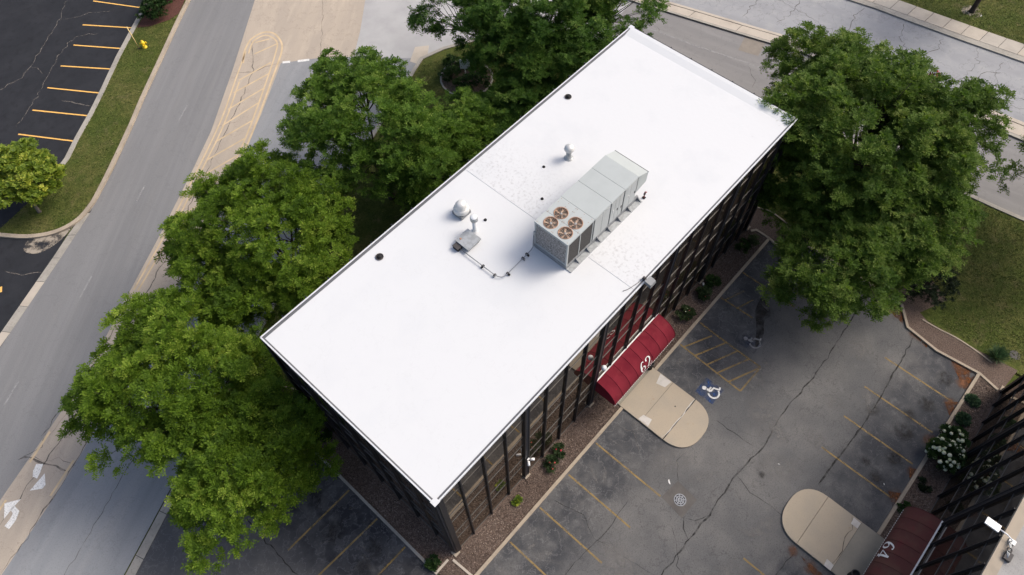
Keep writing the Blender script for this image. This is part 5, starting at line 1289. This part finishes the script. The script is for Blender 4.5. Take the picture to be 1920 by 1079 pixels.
scatter('grass', [strip_poly], (-9, 28, 39, 63), 60000, .09, 91, M['blade'], .13, .05, .8, holes=[mulch_hole])
yard = [(33.7, -18.3), (33.5, -14.5), (36.5, -13.2), (36.7, -10.5), (34.2, -4), (34.3, .5), (34.9, 3), (36, 12), (42, 12), (43.2, 6), (44.0, 0), (45.5, -13), (47.5, -26), (36, -26)]
scatter('grass', [yard], (33, 48, -26, 12), 60000, .06, 92, M['blade'], .13, .05, .8)
scatter('grass', [[(27.6, 31.2), (33, 29), (37, 25.5), (39.5, 21), (30, 20), (24, 22), (20, 24), (20, 28)]], (18, 40, 19, 32), 24000, .06, 93, M['blade'], .13, .05, .8)
scatter('grass', [[(0, 14.6), (0, 20), (10, 24.3), (20, 28.2), (20, 20), (10, 14.6)], [(20, 14.6), (20, 20), (32, 20), (33, 15)]], (-1, 33, 14, 29), 40000, .067, 94, M['blade'], .12, .045, .8, tone=(.05, .6))
scatter('grass', [[(64.9, -9), (64.0, -2), (63.2, 4), (62.5, 9), (90, 9), (90, -9)]], (62, 78, -9, 9), 30000, .13, 95, M['blade'], .13, .05, .8)
scatter('gravel', [[(-1.4, .1), (-1.4, 12.8), (-.12, 12.8), (-.12, -.12), (31.5, -.12), (31.5, -1.62), (-1.3, -1.62)]], (-1.5, 31.6, -1.7, 12.9), 190000, .05, 96, M['stone'], .075, .06, .35, holes=[[(13.8, 0), (17.6, 0), (17.6, -2), (13.8, -2)]])
scatter('gravel', [[(17.8, -19.6), (31.2, -19.6), (31.6, -18.25), (17.8, -18.25)]], (17, 32, -20, -18), 16000, .06, 97, M['stone'], .075, .06, .35)

# planting bed with a sign post at the corner lawn
bedpts = [(29.1 + 2.25 * math.cos(a), 27.1 + 2.3 * math.sin(a)) for a in [2 * math.pi * k / 20 for k in range(20)]]
struct(MB().prism(bedpts, 0, .09).build('planting_bed', M['mulch']))
struct(MB().sweep(bedpts, .14, -.02, .13, closed=True).build('bed_edging', M['kerb_grey']))
for i, (x, y) in enumerate(((28.3, 28.2), (28.2, 26.6), (29.6, 25.8), (30.4, 27.6), (29.2, 28.9))):
    shrub('bed_shrub', ['dark leafy plant in the round bed at the kerb side', 'dark leafy plant in the round bed at its left rim', 'low plant at the lower rim of the round bed', 'dark plant on the far side of the round bed', 'dark plant at the top rim of the round bed'][i], (x, y), .75, .8, M['leaf_shrub'], 70 + i, n=16, nf=22, group='plants in the round bed', z0=.09)
t = thing('sign_post', 'white sign board on a post seen edge on in the round bed', 'sign', (29.3, 27.4, .09), R(40))
MB().box(-.05, .05, -.05, .05, 0, 1.9).build('post', M['white_trim'], t)
MB().box(-.04, .04, -.42, .42, .75, 1.75).build('board', M['white_trim'], t)

# dark red cannas on the median
for i, (x, y, lb) in enumerate(((54.3, -3.4, 'dark red canna with pink blooms in the median right of the largest tree'), (52.0, 6.0, 'dark red canna at the top rim of the largest tree'))):
    rng = np.random.default_rng(80 + i); n = 34
    a = rng.uniform(0, 6.28, n); s = rng.uniform(.1, .9, n)
    b = np.stack([np.cos(a) * .25, np.sin(a) * .25, rng.uniform(.1, .9, n)], 1)
    ld = unit(np.stack([np.cos(a) * s, np.sin(a) * s, np.full(n, .8)], 1)); wd = unit(np.cross(ld, rng.normal(size=(n, 3))))
    t = thing('canna_plant', lb, 'plant', (x, y, .15))
    put('leaves', leaf_mesh('leaves', b, ld, wd, rng.uniform(.5, .8, n), np.full(n, .2), rng.uniform(.2, .9, n), M['leaf_red']), t)
    for k in range(9):
        q = (rng.uniform(-.5, .5), rng.uniform(-.5, .5), rng.uniform(1.2, 1.6))
        MB().tube([(q[0] * .3, q[1] * .3, 0), q], .015, 4).build('flower_stalk', M['bark'], t)
        MB().lathe([(0, -.08), (.09, -.02), (.08, .06), (0, .1)], q, 8).build('flower_head', M['petal_red'], t)

# hydrant and its marker pole
t = thing('fire_hydrant', 'yellow fire hydrant on the grass strip beside its marker pole', 'hydrant', (12.6, 51.95, .09))
MB().lathe([(.22, 0), (.22, .06), (.15, .08), (.145, .42), (.19, .44), (.19, .49), (.16, .5)], n=16).build('barrel', M['hydrant'], t)
MB().lathe([(.19, .5), (.18, .56), (.13, .66), (.05, .71), (.045, .78), (0, .78)], n=16).build('bonnet', M['hydrant'], t)
for a, r in ((0, .09), (2.1, .065), (4.2, .065)):
    c, s = math.cos(a), math.sin(a)
    MB().tube([(.1 * c, .1 * s, .36), (.25 * c, .25 * s, .36), (.26 * c, .26 * s, .36), (.32 * c, .32 * s, .36)], [r, r, r * 1.3, r * 1.2], 10).build('outlet_cap', M['hydrant'], t)
t = thing('marker_pole', 'thin pale yellow marker pole standing next to the hydrant', 'pole', (12.15, 52.2, .09))
MB().tube([(0, 0, -.05), (0, 0, 2.4)], .045, 8).build('rod', M['pole_yellow'], t)
MB().lathe([(.07, 0), (.07, .06), (.045, .08)], n=10).build('collar', M['iron'], t)
o = MB().lathe([(0, .012), (.30, .012), (.36, .0)], n=20).build('utility_cover', M['iron'], None, (34.6, -19.3, .062)); tag(o, 'round grey utility cover set in the lawn near the right edge', 'cover')
for i, (x, y, s, lb) in enumerate(((12.0, -6.95, .16, 'white half-moon scrap lying by the drain patch'), (17.5, -11.4, .07, 'white litter scrap near the rounded pad of number 64'), (65.9, -3.0, .12, 'white paper scrap on the far lawn beside the tree trunk'), (20.7, -16.9, .07, 'white scrap near the kerb of the dark block'))):
    z = .14 if x > 60 else .012
    pts = [(s * math.cos(a), .55 * s * math.sin(a)) for a in [math.pi * k / 8 for k in range(9)]]
    o = MB().prism(pts, 0, .015).build('litter_scrap', M['white_trim'], None, (x, y, z), (0, 0, .9 + i)); tag(o, lb, 'litter')
